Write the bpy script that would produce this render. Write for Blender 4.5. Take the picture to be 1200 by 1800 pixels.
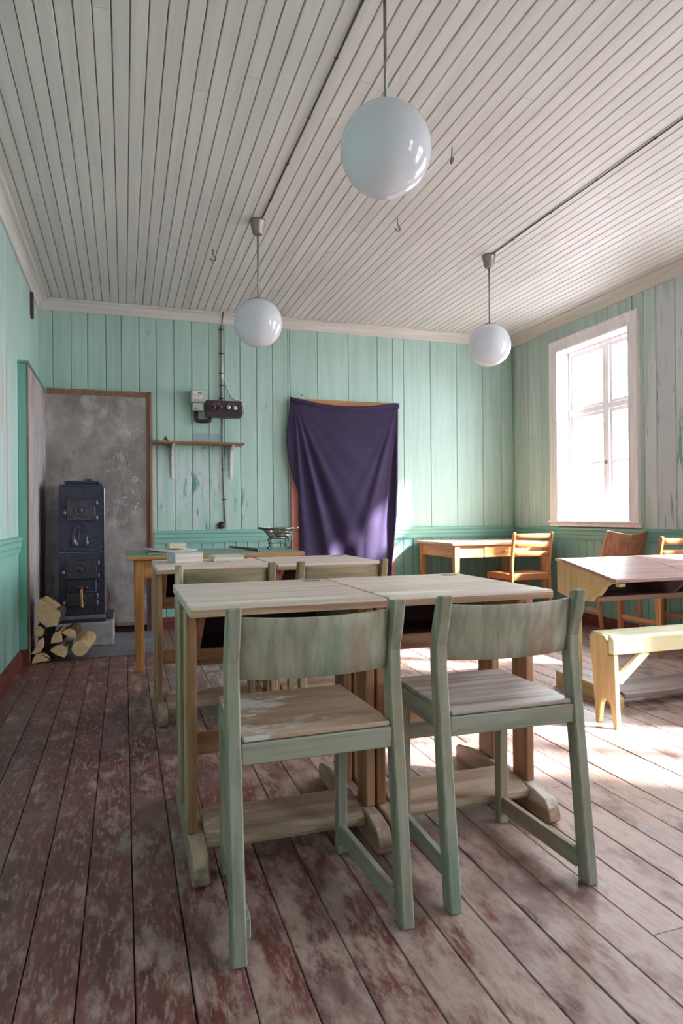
import bpy, bmesh, math, random
from mathutils import Vector, Matrix
random.seed(7)
for o in list(bpy.data.objects): bpy.data.objects.remove(o)
C = bpy.context.scene.collection
SC = bpy.context.scene

# ------------------------------------------------------------------ camera
F_PX, YAW, PITCH, ROLL, CAM_Z = 1164.42, 0.3172, 0.004, -0.0086, 1.0
fw = Vector((math.sin(YAW)*math.cos(PITCH), math.cos(YAW)*math.cos(PITCH), math.sin(PITCH)))
rt = Vector((math.cos(YAW), -math.sin(YAW), 0)); up = rt.cross(fw)
r2 = rt*math.cos(ROLL)+up*math.sin(ROLL); u2 = -rt*math.sin(ROLL)+up*math.cos(ROLL)
cd = bpy.data.cameras.new('camera'); cam = bpy.data.objects.new('camera', cd); C.objects.link(cam)
cd.sensor_fit = 'VERTICAL'; cd.sensor_height = 36; cd.lens = F_PX/1800*36
cd.clip_start = 0.05; cd.clip_end = 200
cam.matrix_world = Matrix(((r2.x,u2.x,-fw.x,0),(r2.y,u2.y,-fw.y,0),(r2.z,u2.z,-fw.z,CAM_Z),(0,0,0,1)))
SC.camera = cam

# ------------------------------------------------------------------ sky, sun, exposure
w = bpy.data.worlds.new('sky'); SC.world = w; w.use_nodes = True
bg = w.node_tree.nodes['Background']
bg.inputs[0].default_value = (0.90, 0.935, 1.0, 1); bg.inputs[1].default_value = 7.0
sd = bpy.data.lights.new('sun', 'SUN'); sun = bpy.data.objects.new('sun', sd); C.objects.link(sun)
sd.energy = 13.5; sd.angle = math.radians(3.2); sd.color = (1.0, 0.94, 0.90)
sun.location = (9, -3, 7)
sun.rotation_euler = Vector((-1, 0.62, -0.82)).to_track_quat('-Z', 'Y').to_euler()
SC.view_settings.view_transform = 'Standard'; SC.view_settings.look = 'None'
SC.view_settings.gamma = 1; SC.view_settings.use_curve_mapping = False
SC.view_settings.exposure = 2.14

# ------------------------------------------------------------------ room sizes
XL, XR, YB, YF, ZC = -0.694, 3.947, 6.111, -2.6, 2.843
WINS = [(4.40, 5.33), (2.44, 3.37), (0.56, 1.49), (-2.05, -1.12)]     # glass openings along the right wall; last one unseen, added to light chair backs
WZ0, WZ1 = 0.925, 2.52
for k, (a, b) in enumerate(WINS):
    pl = bpy.data.lights.new('window_portal', 'AREA'); po = bpy.data.objects.new('window_portal', pl); C.objects.link(po)
    pl.shape = 'RECTANGLE'; pl.size = WZ1-WZ0; pl.size_y = b-a; pl.cycles.is_portal = True
    po.location = (XR+0.16, (a+b)/2, (WZ0+WZ1)/2); po.rotation_euler = (0, math.radians(90), 0)

# ------------------------------------------------------------------ materials
def S(r, g, b):
    f = lambda c: (c/255/12.92 if c/255 <= .04045 else ((c/255+.055)/1.055)**2.4)
    return (f(r), f(g), f(b), 1)

class NT:
    def __init__(s, name):
        s.m = bpy.data.materials.new(name); s.m.use_nodes = True; s.t = s.m.node_tree
        s.b = s.t.nodes['Principled BSDF']; s.out = s.t.nodes['Material Output']
    def n(s, typ, ins=(), **kw):
        x = s.t.nodes.new(typ)
        for k, v in kw.items(): setattr(x, k, v)
        for k, v in (ins.items() if isinstance(ins, dict) else enumerate(ins)):
            if v is None: continue
            if hasattr(v, 'is_linked') or hasattr(v, 'links'): s.t.links.new(v, x.inputs[k])
            else: x.inputs[k].default_value = v
        return x
    def math(s, op, a, b=None, c=None): return s.n('ShaderNodeMath', (a, b, c), operation=op).outputs[0]
    def vmath(s, op, a, b=None):
        x = s.n('ShaderNodeVectorMath', (a, b), operation=op)
        return x.outputs['Value'] if op == 'LENGTH' else x.outputs[0]
    def mix(s, f, a, b, bt='MIX'):
        x = s.t.nodes.new('ShaderNodeMix'); x.data_type = 'RGBA'; x.blend_type = bt
        for i, v in ((0, f), (6, a), (7, b)):
            if hasattr(v, 'links'): s.t.links.new(v, x.inputs[i])
            else: x.inputs[i].default_value = v
        return x.outputs[2]
    def step(s, v, lo, hi):
        return s.n('ShaderNodeMapRange', {0: v, 1: lo, 2: hi, 3: 0., 4: 1.}, interpolation_type='SMOOTHSTEP').outputs[0]
    def noise(s, vec, scale, detail=4, rough=.55):
        return s.n('ShaderNodeTexNoise', {'Vector': vec, 'Scale': scale, 'Detail': detail, 'Roughness': rough}).outputs[0]

MATS = {}
def surf(name, base, dark=None, axis='z', stretch=14, scale=9, chips=(), rough=.55, metal=0., bump=.15, world=False, rnd=.06, blotch=None, spec=.4, coat=0.):
    """painted or bare surface: grain along an axis, a second tone, worn-through layers (colour, threshold, scale, stretch, spots)"""
    if name in MATS: return MATS[name]
    g = NT(name)
    pos = g.n('ShaderNodeNewGeometry').outputs['Position'] if world else g.n('ShaderNodeTexCoord').outputs['Object']
    rv = g.n('ShaderNodeObjectInfo').outputs['Random']
    off = g.n('ShaderNodeVectorMath', {0: (37., 51., 29.), 3: rv}, operation='SCALE').outputs[0]
    shifted = g.vmath('ADD', pos, off)
    def sc(st):
        v = [1., 1., 1.]; v['xyz'.index(axis)] = 1./st
        return g.vmath('MULTIPLY', shifted, tuple(v))
    gr = g.noise(sc(stretch), scale*3, 6, .62)
    dark = dark or tuple(c*.72 for c in base[:3])+(1,)
    col = g.mix(g.step(gr, .36, .62), dark, base)
    if blotch:
        col = g.mix(g.step(g.noise(sc(2.), blotch[1], 3), .48, .68), col, blotch[0])
    for ch in chips:
        cc, thr, scl, st, spots = ch[:5]; sf = ch[5] if len(ch) > 5 else .035
        v = g.noise(sc(st), scl, 7, .68)
        for (c, r, k) in spots:
            d = g.vmath('LENGTH', g.vmath('DIVIDE', g.vmath('SUBTRACT', pos, tuple(c)), tuple(r)))
            v = g.math('ADD', v, g.n('ShaderNodeMapRange', {0: d, 1: .3, 2: 1., 3: k, 4: 0.}).outputs[0])
        col = g.mix(g.step(v, thr-sf, thr+sf), col, cc)
    hsv = g.n('ShaderNodeHueSaturation', {'Color': col, 'Value': g.n('ShaderNodeMapRange', {0: rv, 1: 0., 2: 1., 3: 1-rnd, 4: 1+rnd}).outputs[0]})
    g.t.links.new(hsv.outputs[0], g.b.inputs['Base Color'])
    g.b.inputs['Roughness'].default_value = rough; g.b.inputs['Metallic'].default_value = metal
    g.b.inputs['Specular IOR Level'].default_value = spec; g.b.inputs['Coat Weight'].default_value = coat
    if bump:
        b = g.n('ShaderNodeBump', {'Strength': bump, 'Distance': .004, 'Height': gr})
        g.t.links.new(b.outputs[0], g.b.inputs['Normal'])
    MATS[name] = g.m
    return g.m

def plain(name, col, rough=.5, metal=0., spec=.5, coat=0.):
    if name in MATS: return MATS[name]
    g = NT(name); n = g.noise(g.n('ShaderNodeTexCoord').outputs['Object'], 30, 4)
    c = g.mix(g.step(n, .3, .7), tuple(x*.85 for x in col[:3])+(1,), col)
    g.t.links.new(c, g.b.inputs['Base Color'])
    g.b.inputs['Roughness'].default_value = rough; g.b.inputs['Metallic'].default_value = metal
    g.b.inputs['Specular IOR Level'].default_value = spec; g.b.inputs['Coat Weight'].default_value = coat
    MATS[name] = g.m
    return g.m

MINT, MINT_D = S(176, 204, 195), S(166, 196, 186)
PALE, DGREEN, BLUSH = S(190, 204, 205), S(98, 160, 136), S(186, 168, 155)
shelf_spot = [((.62, 6.1, 1.22), (.62, .5, .60), .19)]
shelf_spot2 = [((.55, 6.1, 1.30), (.20, .5, .42), .10), ((1.05, 6.1, 1.08), (.13, .5, .30), .13)]
m_back = surf('mint_paint_back', MINT, MINT_D, 'z', 20, 8, [(PALE, .66, 15, 9, shelf_spot), (DGREEN, .70, 12, 6, shelf_spot2+[((.62, 6.1, 1.2), (.5, .5, .5), .05)]), (S(112, 140, 130), .70, 40, 7, [((.62, 6.1, 1.15), (.62, .5, .5), .09)]), (S(110, 140, 126), .765, 26, 5, [((2.9, 6.1, 1.7), (.5, .5, .7), .06)])], .5, 0, .12, True, .05)
m_right = surf('mint_paint_right', S(184, 203, 195), S(174, 194, 186), 'z', 20, 8, [(S(202, 208, 213), .62, 9, 8, [((3.95, 3.75, 1.75), (.5, .62, 1.7), .34)]), (S(112, 160, 146), .70, 14, 6, [((3.95, 3.75, 1.75), (.5, .75, 1.6), .11)]), (S(134, 150, 150), .70, 36, 9, [((3.95, 3.75, 1.75), (.5, .75, 1.6), .09)])], .5, 0, .14, True, .06)
m_left = surf('mint_paint_left', MINT, MINT_D, 'z', 20, 8, [(PALE, .62, 6, 12, [((-.69, 4.3, 1.6), (.5, .9, 1.4), .13)]), (BLUSH, .68, 7, 14, [((-.69, 4.3, 1.7), (.5, .9, 1.2), .12)])], .5, 0, .14, True, .05)
m_dado = surf('mint_gloss_dado', S(142, 189, 178), S(133, 181, 170), 'z', 20, 8, [(PALE, .78, 9, 6, [])], .42, 0, .08, True, .04)
m_rail = surf('mint_gloss_rail', S(134, 184, 171), S(125, 176, 163), 'x', 20, 8, [(PALE, .80, 9, 6, [])], .42, 0, .06, True, .03)
m_raily = surf('mint_gloss_rail_side', S(134, 184, 171), S(125, 176, 163), 'y', 20, 8, [(PALE, .80, 9, 6, [])], .42, 0, .06, True, .03)
m_fgreen = surf('mint_fire_wall_end', S(122, 178, 160), S(112, 168, 149), 'z', 20, 8, [(S(170, 140, 112), .80, 9, 6, [])], .45, 0, .08, True, .03)
m_backing = surf('dark_board_backing', S(92, 110, 100), None, 'z', 10, 8, [], .8, 0, 0, True, 0)
m_ceil = surf('ceiling_white_paint', S(207, 206, 202), S(198, 197, 193), 'y', 24, 7, [(S(190, 185, 178), .70, 5, 5, []), (S(150, 128, 108), .80, 16, 3, [])], .55, 0, .10, True, .035)
m_ceilback = surf('ceiling_gap', S(84, 78, 76), None, 'y', 10, 8, [], .8, 0, 0, True, 0)
m_trim = surf('cornice_white_paint', S(212, 208, 202), S(200, 196, 190), 'x', 20, 8, [(S(170, 160, 150), .74, 10, 6, [])], .5, 0, .06, True, .02)
m_trimy = surf('cornice_white_paint_side', S(212, 208, 202), S(200, 196, 190), 'y', 20, 8, [(S(170, 160, 150), .74, 10, 6, [])], .5, 0, .06, True, .02)
m_winw = surf('window_white_paint', S(244, 239, 241), S(233, 227, 229), 'z', 18, 8, [(S(160, 140, 128), .76, 14, 8, [])], .45, 0, .08, True, .02)
m_red = surf('baseboard_red_paint', S(120, 62, 52), S(100, 50, 44), 'x', 14, 8, [(S(160, 130, 118), .72, 12, 6, [])], .5, 0, .08, True, .03)
WORN = S(178, 154, 145)
m_floor = surf('worn_red_floor_paint', S(118, 66, 63), S(98, 57, 56), 'y', 9, 7,
    [(WORN, .62, 15, 2.6, [((2.5, 2.2, 0), (2.7, 4.2, 1), .29), ((.55, 1.0, 0), (.9, .9, 1), .05), ((.5, 4.2, 0), (1., 1.6, 1), .05)], .11),
     (S(166, 134, 127), .60, 85, 4.5, [((2.0, 2.2, 0), (2.8, 4.5, 1), .05)], .09),
     (S(126, 92, 90), .60, 4, 1.6, [((1.8, 2.2, 0), (2.4, 4.5, 1), .02)], .07),
     (S(88, 68, 70), .66, 3.6, 1.6, [], .07),
     (S(150, 138, 148), .70, 5, 1.5, [((2.0, 1.4, 0), (1.8, 1.6, 1), .05)], .06),
     (S(70, 52, 50), .70, 22, 4, [], .04)], .42, 0, .2, True, .07, None, .5)
m_floorgap = plain('floor_gap_dirt', S(34, 24, 22), .9)
m_out = surf('outdoor_gravel', S(158, 152, 156), S(136, 132, 136), 'x', 1, 1, [], .9, 0, 0, True, 0)

# ------------------------------------------------------------------ mesh helpers
class M:
    def __init__(s): s.b = bmesh.new()
    def prism(s, pts, axis, lo, hi):
        f = {'x': lambda a, b, c: (c, a, b), 'y': lambda a, b, c: (a, c, b), 'z': lambda a, b, c: (a, b, c)}[axis]
        v0 = [s.b.verts.new(f(a, b, lo)) for a, b in pts]; v1 = [s.b.verts.new(f(a, b, hi)) for a, b in pts]
        n = len(pts)
        s.b.faces.new(v0); s.b.faces.new(v1)
        for i in range(n): s.b.faces.new((v0[i], v0[(i+1) % n], v1[(i+1) % n], v1[i]))
        return v0+v1
    def box(s, x0, x1, y0, y1, z0, z1): return s.prism([(x0, y0), (x1, y0), (x1, y1), (x0, y1)], 'z', z0, z1)
    def loft(s, rings, closed=False, caps=True):
        rv = [[s.b.verts.new(p) for p in r] for r in rings]; n = len(rings[0])
        seq = list(range(len(rv))) + ([0] if closed else [])
        for a, b in zip(seq, seq[1:]):
            for i in range(n): s.b.faces.new((rv[a][i], rv[a][(i+1) % n], rv[b][(i+1) % n], rv[b][i]))
        if caps and not closed: s.b.faces.new(rv[0]); s.b.faces.new(rv[-1])
    def tube(s, pts, r, n=8):
        pts = [Vector(p) for p in pts]; rs = r if isinstance(r, (list, tuple)) else [r]*len(pts); rings = []; ref = None
        for i, p in enumerate(pts):
            t = (pts[min(i+1, len(pts)-1)]-pts[max(i-1, 0)]).normalized()
            if ref is None: ref = Vector((0, 0, 1)) if abs(t.z) < .9 else Vector((1, 0, 0))
            a = (ref-t*ref.dot(t)).normalized(); b = t.cross(a); ref = a
            rings.append([p+(a*math.cos(k*2*math.pi/n)+b*math.sin(k*2*math.pi/n))*rs[i] for k in range(n)])
        s.loft(rings)
    def lathe(s, prof, c=(0, 0, 0), n=20, sx=1, sy=1, axis='z'):
        rings = []
        for r, z in prof:
            ring = []
            for k in range(n):
                a = 2*math.pi*k/n; p = (r*math.cos(a)*sx, r*math.sin(a)*sy, z)
                if axis == 'y': p = (p[0], p[2], p[1])
                if axis == 'x': p = (p[2], p[0], p[1])
                ring.append((p[0]+c[0], p[1]+c[1], p[2]+c[2]))
            rings.append(ring)
        s.loft(rings)
    def bar(s, p, q, a, b, upv=(0, 0, 1)):
        """rectangular bar from p to q, a across, b along upv"""
        p, q = Vector(p), Vector(q); t = (q-p).normalized(); u = Vector(upv); u = (u-t*u.dot(t)).normalized(); sd_ = t.cross(u)
        s.loft([[e+sd_*(i*a/2)+u*(j*b/2) for i, j in ((-1, -1), (1, -1), (1, 1), (-1, 1))] for e in (p, q)])
    def grid(s, fn, nu, nv):
        vs = [[s.b.verts.new(fn(i/nu, j/nv)) for j in range(nv+1)] for i in range(nu+1)]
        for i in range(nu):
            for j in range(nv): s.b.faces.new((vs[i][j], vs[i+1][j], vs[i+1][j+1], vs[i][j+1]))
    def build(s, name, mat, parent=None, bevel=0, smooth=False, seg=1, solid=0, sub=0):
        bmesh.ops.recalc_face_normals(s.b, faces=s.b.faces)
        me = bpy.data.meshes.new(name); s.b.to_mesh(me); s.b.free()
        for m_ in (mat if isinstance(mat, (list, tuple)) else [mat]): me.materials.append(m_)
        if smooth:
            for p in me.polygons: p.use_smooth = True
        o = bpy.data.objects.new(name, me); C.objects.link(o)
        if parent is not None: o.parent = parent
        if solid:
            d = o.modifiers.new('solid', 'SOLIDIFY'); d.thickness = solid; d.offset = 0
        if sub:
            d = o.modifiers.new('sub', 'SUBSURF'); d.levels = sub; d.render_levels = sub
        if bevel:
            d = o.modifiers.new('bevel', 'BEVEL'); d.width = bevel; d.segments = seg; d.limit_method = 'ANGLE'; d.angle_limit = math.radians(40)
        return o

def thing(name, label, cat, loc=(0, 0, 0), rz=0, group=None):
    o = bpy.data.objects.new(name, None); C.objects.link(o); o.location = loc; o.rotation_euler = (0, 0, rz)
    o.empty_display_size = .1
    return tag(o, label, cat, group)
def tag(o, label, cat, group=None):
    o['label'] = label; o['category'] = cat
    if group: o['group'] = group
    return o
def struct(o, label=None):
    o['kind'] = 'structure'
    if label: o['label'] = label
    return o
def B(name, mat, parent, *dims, bevel=0.003):
    m = M(); m.box(*dims); return m.build(name, mat, parent, bevel)
def copy_thing(o, label, loc, rz=0):
    def cp(x, par):
        c = x.copy(); C.objects.link(c)
        if par is not None: c.parent = par
        for ch in list(x.children): cp(ch, c)
        return c
    c = cp(o, None); c.location = loc; c.rotation_euler = (0, 0, rz); c['label'] = label
    return c

# ================================================================== ROOM SHELL
T = .015   # board thickness on the walls
m = M(); m.box(XL-.2, XR+.2, YF-.2, YB+.2, -.12, -.022)
floor = struct(m.build('floor', m_floorgap), 'worn red painted plank floor')
pitch = .1165; k0 = math.floor((XL-.015)/pitch); x = .015+k0*pitch
while x < XR:
    a, b = max(x, XL)+.0012, min(x+pitch, XR)-.0012
    if b-a > .02:
        cuts = [YF, random.uniform(-.8, 4.4), YB]
        if random.random() < .5: cuts = sorted(cuts+[random.uniform(1., 5.5)])
        for y0, y1 in zip(cuts, cuts[1:]):
            if y1-y0 < .1: continue
            q = M(); dz = random.uniform(-.0012, .0012)
            q.prism([(a, -.022), (b, -.022), (b, -.003+dz), (b-.002, dz), (a+.002, dz), (a, -.003+dz)], 'y', y0+.001, y1-.001)
            q.build('board', m_floor, floor)
    x += pitch

m = M(); m.box(XL-.2, XR+.2, YF-.2, YB+.2, ZC+.012, ZC+.12)
ceiling = struct(m.build('ceiling', m_ceilback), 'white painted tongue and groove board ceiling')
pc = .0662; x = -.694
while x < XR-.01:
    a, b = x+.0014, min(x+pc, XR)-.0014
    cut = random.uniform(.2, 5.6)
    for y0, y1 in ((YF, cut), (cut, YB)):
        q = M(); dz = random.uniform(0, .0015)
        q.prism([(a, ZC+.012), (b, ZC+.012), (b, ZC+.005+dz), (b-.003, ZC+dz), (a+.003, ZC+dz), (a, ZC+.005+dz)], 'y', y0+.0008, y1-.0008)
        q.build('board', m_ceil, ceiling)
    x += pc

# back wall
m = M(); m.box(XL-.2, XR+.2, YB, YB+.2, -.1, ZC+.1)
wall_back = struct(m.build('wall_back', m_backing), 'mint green boarded end wall')
def plank_y(a, b, z0, z1, mat, par, y=YB):      # on the back wall
    q = M(); g = .0018; c = .004
    q.prism([(a+g, y), (b-g, y), (b-g, y-T+c), (b-g-c, y-T), (a+g+c, y-T), (a+g, y-T+c)], 'z', z0, z1)
    return q.build('plank', mat, par)
DX0, DX1, DZ = 1.498, 2.549, 2.09               # door casing outer
seams = [XL, -.565, -.421, -.289, -.14, -.013, .135, .28, .433, .588, .74, .88, 1.026, 1.179, 1.33, 1.478, DX0, 1.77, 2.081, 2.385, DX1, 2.666, 2.961, 3.258, 3.56, 3.78, XR]
for a, b in zip(seams, seams[1:]):
    z0 = .85
    if a > DX0-.001 and b < DX1+.001: z0 = DZ-.02
    plank_y(a, b, z0, ZC, m_back, wall_back)
x = XL
while x < XR-.01:
    b = min(x+.1045, XR)
    if not (b > DX0+.05 and x < DX1-.05): plank_y(x, b, .0, .80, m_dado, wall_back)
    x += .1045
# left wall
m = M(); m.box(XL-.2, XL, YF-.2, YB+.2, -.1, ZC+.1)
wall_left = struct(m.build('wall_left', m_backing), 'mint green boarded side wall with peeling paint')
def plank_x(x0, x1, a, b, z0, z1, mat, par):
    q = M(); g = .0018; c = .004; s = 1 if x1 > x0 else -1
    q.prism([(x0, a+g), (x0, b-g), (x1-c*s, b-g), (x1, b-g-c), (x1, a+g+c), (x1-c*s, a+g)], 'z', z0, z1)
    return q.build('plank', mat, par)
y = 1.6
while y < YB-.01:
    wd = random.choice((.13, .145, .155)); b = min(y+wd, YB)
    plank_x(XL, XL+T, y, b, .86, ZC, m_left, wall_left); y = b
y = 1.6
while y < YB-.01:
    b = min(y+.105, YB); plank_x(XL, XL+T, y, b, 0, .82, m_dado, wall_left); y = b
B('plank', m_left, wall_left, XL, XL+T, YF, 1.6, 0, ZC)
# right wall with window openings
OZ0, OZ1 = WZ0-.01, WZ1+.02
segs = []; ys = YF-.2
for a, b in sorted(WINS): segs.append((ys, a-.02)); ys = b+.02
segs.append((ys, YB+.2))
wall_right = None
for a, b in segs:
    m = M(); m.box(XR, XR+.2, a, b, -.1, ZC+.1)
    if wall_right is None: wall_right = struct(m.build('wall_right', m_backing), 'mint green boarded window wall')
    else: m.build('wall_section', m_backing, wall_right)
for a, b in WINS:
    for z0, z1 in ((-.1, OZ0), (OZ1, ZC+.1)):
        m = M(); m.box(XR, XR+.2, a-.02, b+.02, z0, z1); m.build('wall_section', m_backing, wall_right)
stops = [YF, YB]; y = YB
marks = [YB, 5.97, 5.83, 5.62, 5.45, 5.252, 5.09, 4.941, 4.80, 4.657, 4.52, 4.373, 4.25, 4.119, 3.93, 3.75, 3.56, 3.36, 3.18, 3.0]
while marks[-1] > YF+.2: marks.append(marks[-1]-random.choice((.16, .19, .21)))
marks[-1] = YF
for b, a in zip(marks, marks[1:]):
    parts = [(a, b, .85, ZC)]
    for wa, wb in WINS:
        wa, wb = wa-.03, wb+.03; new = []
        for (p, q_, z0, z1) in parts:
            if z0 > 1 or q_ <= wa or p >= wb: new.append((p, q_, z0, z1)); continue
            if p < wa: new.append((p, wa, z0, z1))
            if q_ > wb: new.append((wb, q_, z0, z1))
            new.append((max(p, wa), min(q_, wb), OZ1, z1))
        parts = new
    for (p, q_, z0, z1) in parts:
        if q_-p > .012: plank_x(XR, XR-T, p, q_, z0, z1, m_right, wall_right)
y = YB
while y > YF+.02:
    a = max(y-.105, YF); plank_x(XR, XR-T, a, y, 0, .80, m_dado, wall_right); y = a
m = M(); m.box(XL-.2, XR+.2, YF-.2, YF, -.1, ZC+.1)
wall_rear = struct(m.build('wall_rear', m_back), 'mint green wall behind the viewer')
m = M(); m.box(-30, 40, -40, 40, -.72, -.7)
struct(m.build('ground', m_out), 'pale ground outside the windows')

# cornices, dado rails, baseboards
def cornice(name, mat, fn, lo, hi, axis):
    m = M(); pts = [(0, 0), (0, -.088), (.012, -.088), (.016, -.076)]
    for k in range(6): a = k/5*math.pi/2; pts.append((.016+.05*(1-math.cos(a)), -.070+.052*math.sin(a)))
    pts += [(.076, -.014), (.076, 0)]
    m.prism([fn(a, b) for a, b in pts], axis, lo, hi); return struct(m.build(name, mat, None, 0, False), 'white moulded cornice')
cornice('trim_1', m_trim, lambda a, b: (YB-T-a, ZC+b), XL+T, XR-T, 'x')
cornice('trim_2', m_trimy, lambda a, b: (XL+T+a, ZC+b), YF, YB-T, 'y')
cornice('trim_3', m_trimy, lambda a, b: (XR-T-a, ZC+b), YF, YB-T, 'y')
RAIL = [(0, .757), (.010, .757), (.014, .775), (.014, .80), (.020, .806), (.020, .835), (.028, .848), (.028, .866), (0, .872)]
def rail(name, mat, fn, lo, hi, axis):
    m = M(); m.prism([fn(a, b) for a, b in RAIL], axis, lo, hi); struct(m.build(name, mat), 'mint green moulded dado rail')
rail('trim_4', m_rail, lambda a, b: (YB-T-a, b), .25, DX0, 'x')
rail('trim_5', m_rail, lambda a, b: (YB-T-a, b), DX1, XR-T, 'x')
rail('trim_6', m_raily, lambda a, b: (XR-T-a, b-.004), YF, YB-T, 'y')
rail('trim_7', m_raily, lambda a, b: (XL+T+a, b), YF, 4.945, 'y')
def base(name, fn, lo, hi, axis):
    m = M(); m.prism([fn(a, b) for a, b in [(0, 0), (.022, 0), (.022, .07), (.014, .078), (.014, .09), (.006, .1), (0, .1)]], axis, lo, hi)
    struct(m.build(name, m_red), 'dark red painted baseboard')
base('baseboard_back', lambda a, b: (YB-T-a, b), .245, DX0, 'x')
base('baseboard_corner', lambda a, b: (YB-T-a, b), DX1, XR-T, 'x')
base('baseboard_right', lambda a, b: (XR-T-a, b), YF, YB-T, 'y')
base('baseboard_left', lambda a, b: (XL+T+a, b), YF, 4.945, 'y')

# ------------------------------------------------------------------ windows
def glass_mat():
    g = NT('window_glass'); t = g.n('ShaderNodeBsdfTransparent', {0: (.96, .98, .98, 1)}); gl = g.n('ShaderNodeBsdfGlossy', {0: (1, 1, 1, 1), 1: .03})
    lw = g.n('ShaderNodeLayerWeight', {0: .5}); fr = g.math('MULTIPLY_ADD', g.math('POWER', lw.outputs['Facing'], 4.), .7, .03); mx = g.n('ShaderNodeMixShader', {0: fr, 1: t.outputs[0], 2: gl.outputs[0]})
    g.t.links.new(mx.outputs[0], g.out.inputs[0]); return g.m
m_glass = glass_mat()
m_latch = plain('dull_brass', S(120, 110, 90), .4, .9)
for n, (a, b) in enumerate(WINS):  # the last window is an unseen addition for its light
    W = bpy.data.objects.new('window_%d' % (n+1), None); C.objects.link(W); W.location = (XR, a, WZ0)
    struct(W, 'white painted six pane casement window'); w_, h = b-a, WZ1-WZ0
    # lining of the reveal
    for nm, d in (('jamb', (0, .16, -.02, 0, -.01, h+.02)), ('jamb', (0, .16, w_, w_+.02, -.01, h+.02)), ('head', (0, .16, 0, w_, h, h+.02)), ('stool', (0, .16, 0, w_, -.012, 0))):
        B(nm, m_winw, W, *d, bevel=.001)
    cw = .112; prof = [(0, 0), (-.026, 0), (-.030, .012), (-.022, .02), (-.022, .062), (-.032, .072), (-.036, .098), (-.030, cw), (0, cw)]
    def cas(p0, p1, out, nm):                      # mitred moulding around the opening
        rings = []
        for base_, o in ((p0, out[0]), (p1, out[1])):
            rings.append([(-T+.002+dx, base_[0]+o[0]*t, base_[1]+o[1]*t) for dx, t in prof])
        q = M(); q.loft(rings); q.build(nm, m_winw, W)
    cas((0, 0), (0, h), ((-1, 0), (-1, 1)), 'casing'); cas((w_, 0), (w_, h), ((1, 0), (1, 1)), 'casing'); cas((0, h), (w_, h), ((-1, 1), (1, 1)), 'casing')
    q = M(); q.prism([(0, 0), (-.058, 0), (-.062, -.012), (-.05, -.022), (-.04, -.03), (-.04, -.05), (0, -.05)], 'y', -cw-.015, w_+cw+.015); q.build('sill', m_winw, W)
    gx = .125; mid = w_*.44
    fr = dict(bevel=.003)
    B('frame_stile', m_winw, W, gx-.03, gx+.02, 0, .03, 0, h, **fr); B('frame_stile', m_winw, W, gx-.03, gx+.02, w_-.03, w_, 0, h, **fr)
    B('frame_rail', m_winw, W, gx-.03, gx+.02, .03, w_-.03, h-.035, h, **fr); B('frame_rail', m_winw, W, gx-.03, gx+.02, .03, w_-.03, 0, .03, **fr)
    tz = 1.91-WZ0+.0
    B('mullion', m_winw, W, gx-.035, gx+.02, mid-.033, mid+.033, .03, h-.035, **fr)
    for (y0, y1) in ((.03, mid-.033), (mid+.033, w_-.03)):
        B('transom', m_winw, W, gx-.035, gx+.02, y0, y1, tz, tz+.05, **fr)
        for (z0, z1) in ((.03, tz), (tz+.05, h-.035)):
            lower = z0 < .5; s_ = .030
            sash = M()
            # one sash, mitred as a ring
            o = [(y0, z0), (y1, z0), (y1, z1), (y0, z1)]; i_ = [(y0+s_, z0+s_), (y1-s_, z0+s_), (y1-s_, z1-s_), (y0+s_, z1-s_)]
            rings = [[(gx-.018, *o[k]), (gx+.012, *o[k]), (gx+.012, *i_[k]), (gx-.018, *i_[k])] for k in range(4)]
            sash.loft(rings, closed=True); so = sash.build('sash', m_winw, W, .002)
            if lower:
                zm = (1.45-WZ0); B('muntin', m_winw, so, gx-.012, gx+.008, y0+s_, y1-s_, zm-.009, zm+.009, bevel=.002)
                B('pane', m_glass, so, gx-.002, gx+.001, y0+s_, y1-s_, z0+s_, zm-.009, bevel=0)
                B('pane', m_glass, so, gx-.002, gx+.001, y0+s_, y1-s_, zm+.009, z1-s_, bevel=0)
            else: B('pane', m_glass, so, gx-.002, gx+.001, y0+s_, y1-s_, z0+s_, z1-s_, bevel=0)
    q = M(); q.lathe([(.001, -.016), (.014, -.014), (.016, -.004), (.010, 0)], (gx-.035, mid, 1.44-WZ0), 10, axis='x'); q.build('latch', m_latch, W, 0, True)

# ------------------------------------------------------------------ doorway behind the curtain
m_pink = surf('salmon_door_paint', S(232, 164, 152), S(222, 150, 138), 'z', 16, 8, [(S(228, 180, 165), .70, 8, 5, [])], .5, 0, .06, True, .02)
m_orange = surf('pine_board_bare', S(200, 146, 92), S(176, 120, 70), 'x', 12, 9, [], .5)
door = bpy.data.objects.new('door_1', None); C.objects.link(door); struct(door, 'salmon painted door behind the purple curtain'); door.location = ((DX0+DX1)/2, YB, 0)
hw = (DX1-DX0)/2
for s in (-1, 1):
    q = M(); x0, x1 = sorted((s*hw, s*(hw-.07))); q.box(x0, x1, -.036, 0, 0, DZ-.005); q.build('door_frame', m_pink, door, .004)
B('door_header', m_orange, door, -hw+.04, hw-.02, -.034, 0, DZ-.06, DZ+.012)
lf = B('door_leaf', m_pink, door, -hw+.07, hw-.07, -.012, -.002, .02, DZ-.06)
for a, b in ((.15, .85), (1.0, 1.9)): B('door_panel', m_pink, lf, -.33, .33, -.02, -.010, a, b, bevel=.008)
B('threshold', m_red, door, -hw, hw, -.05, 0, 0, .02)
q = M(); q.lathe([(.001, -.055), (.012, -.05), (.015, -.035), (.006, -.02), (.006, 0)], (-.36, -.012, .95), 10, axis='y'); q.build('door_knob', m_latch, lf, 0, True)
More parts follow.
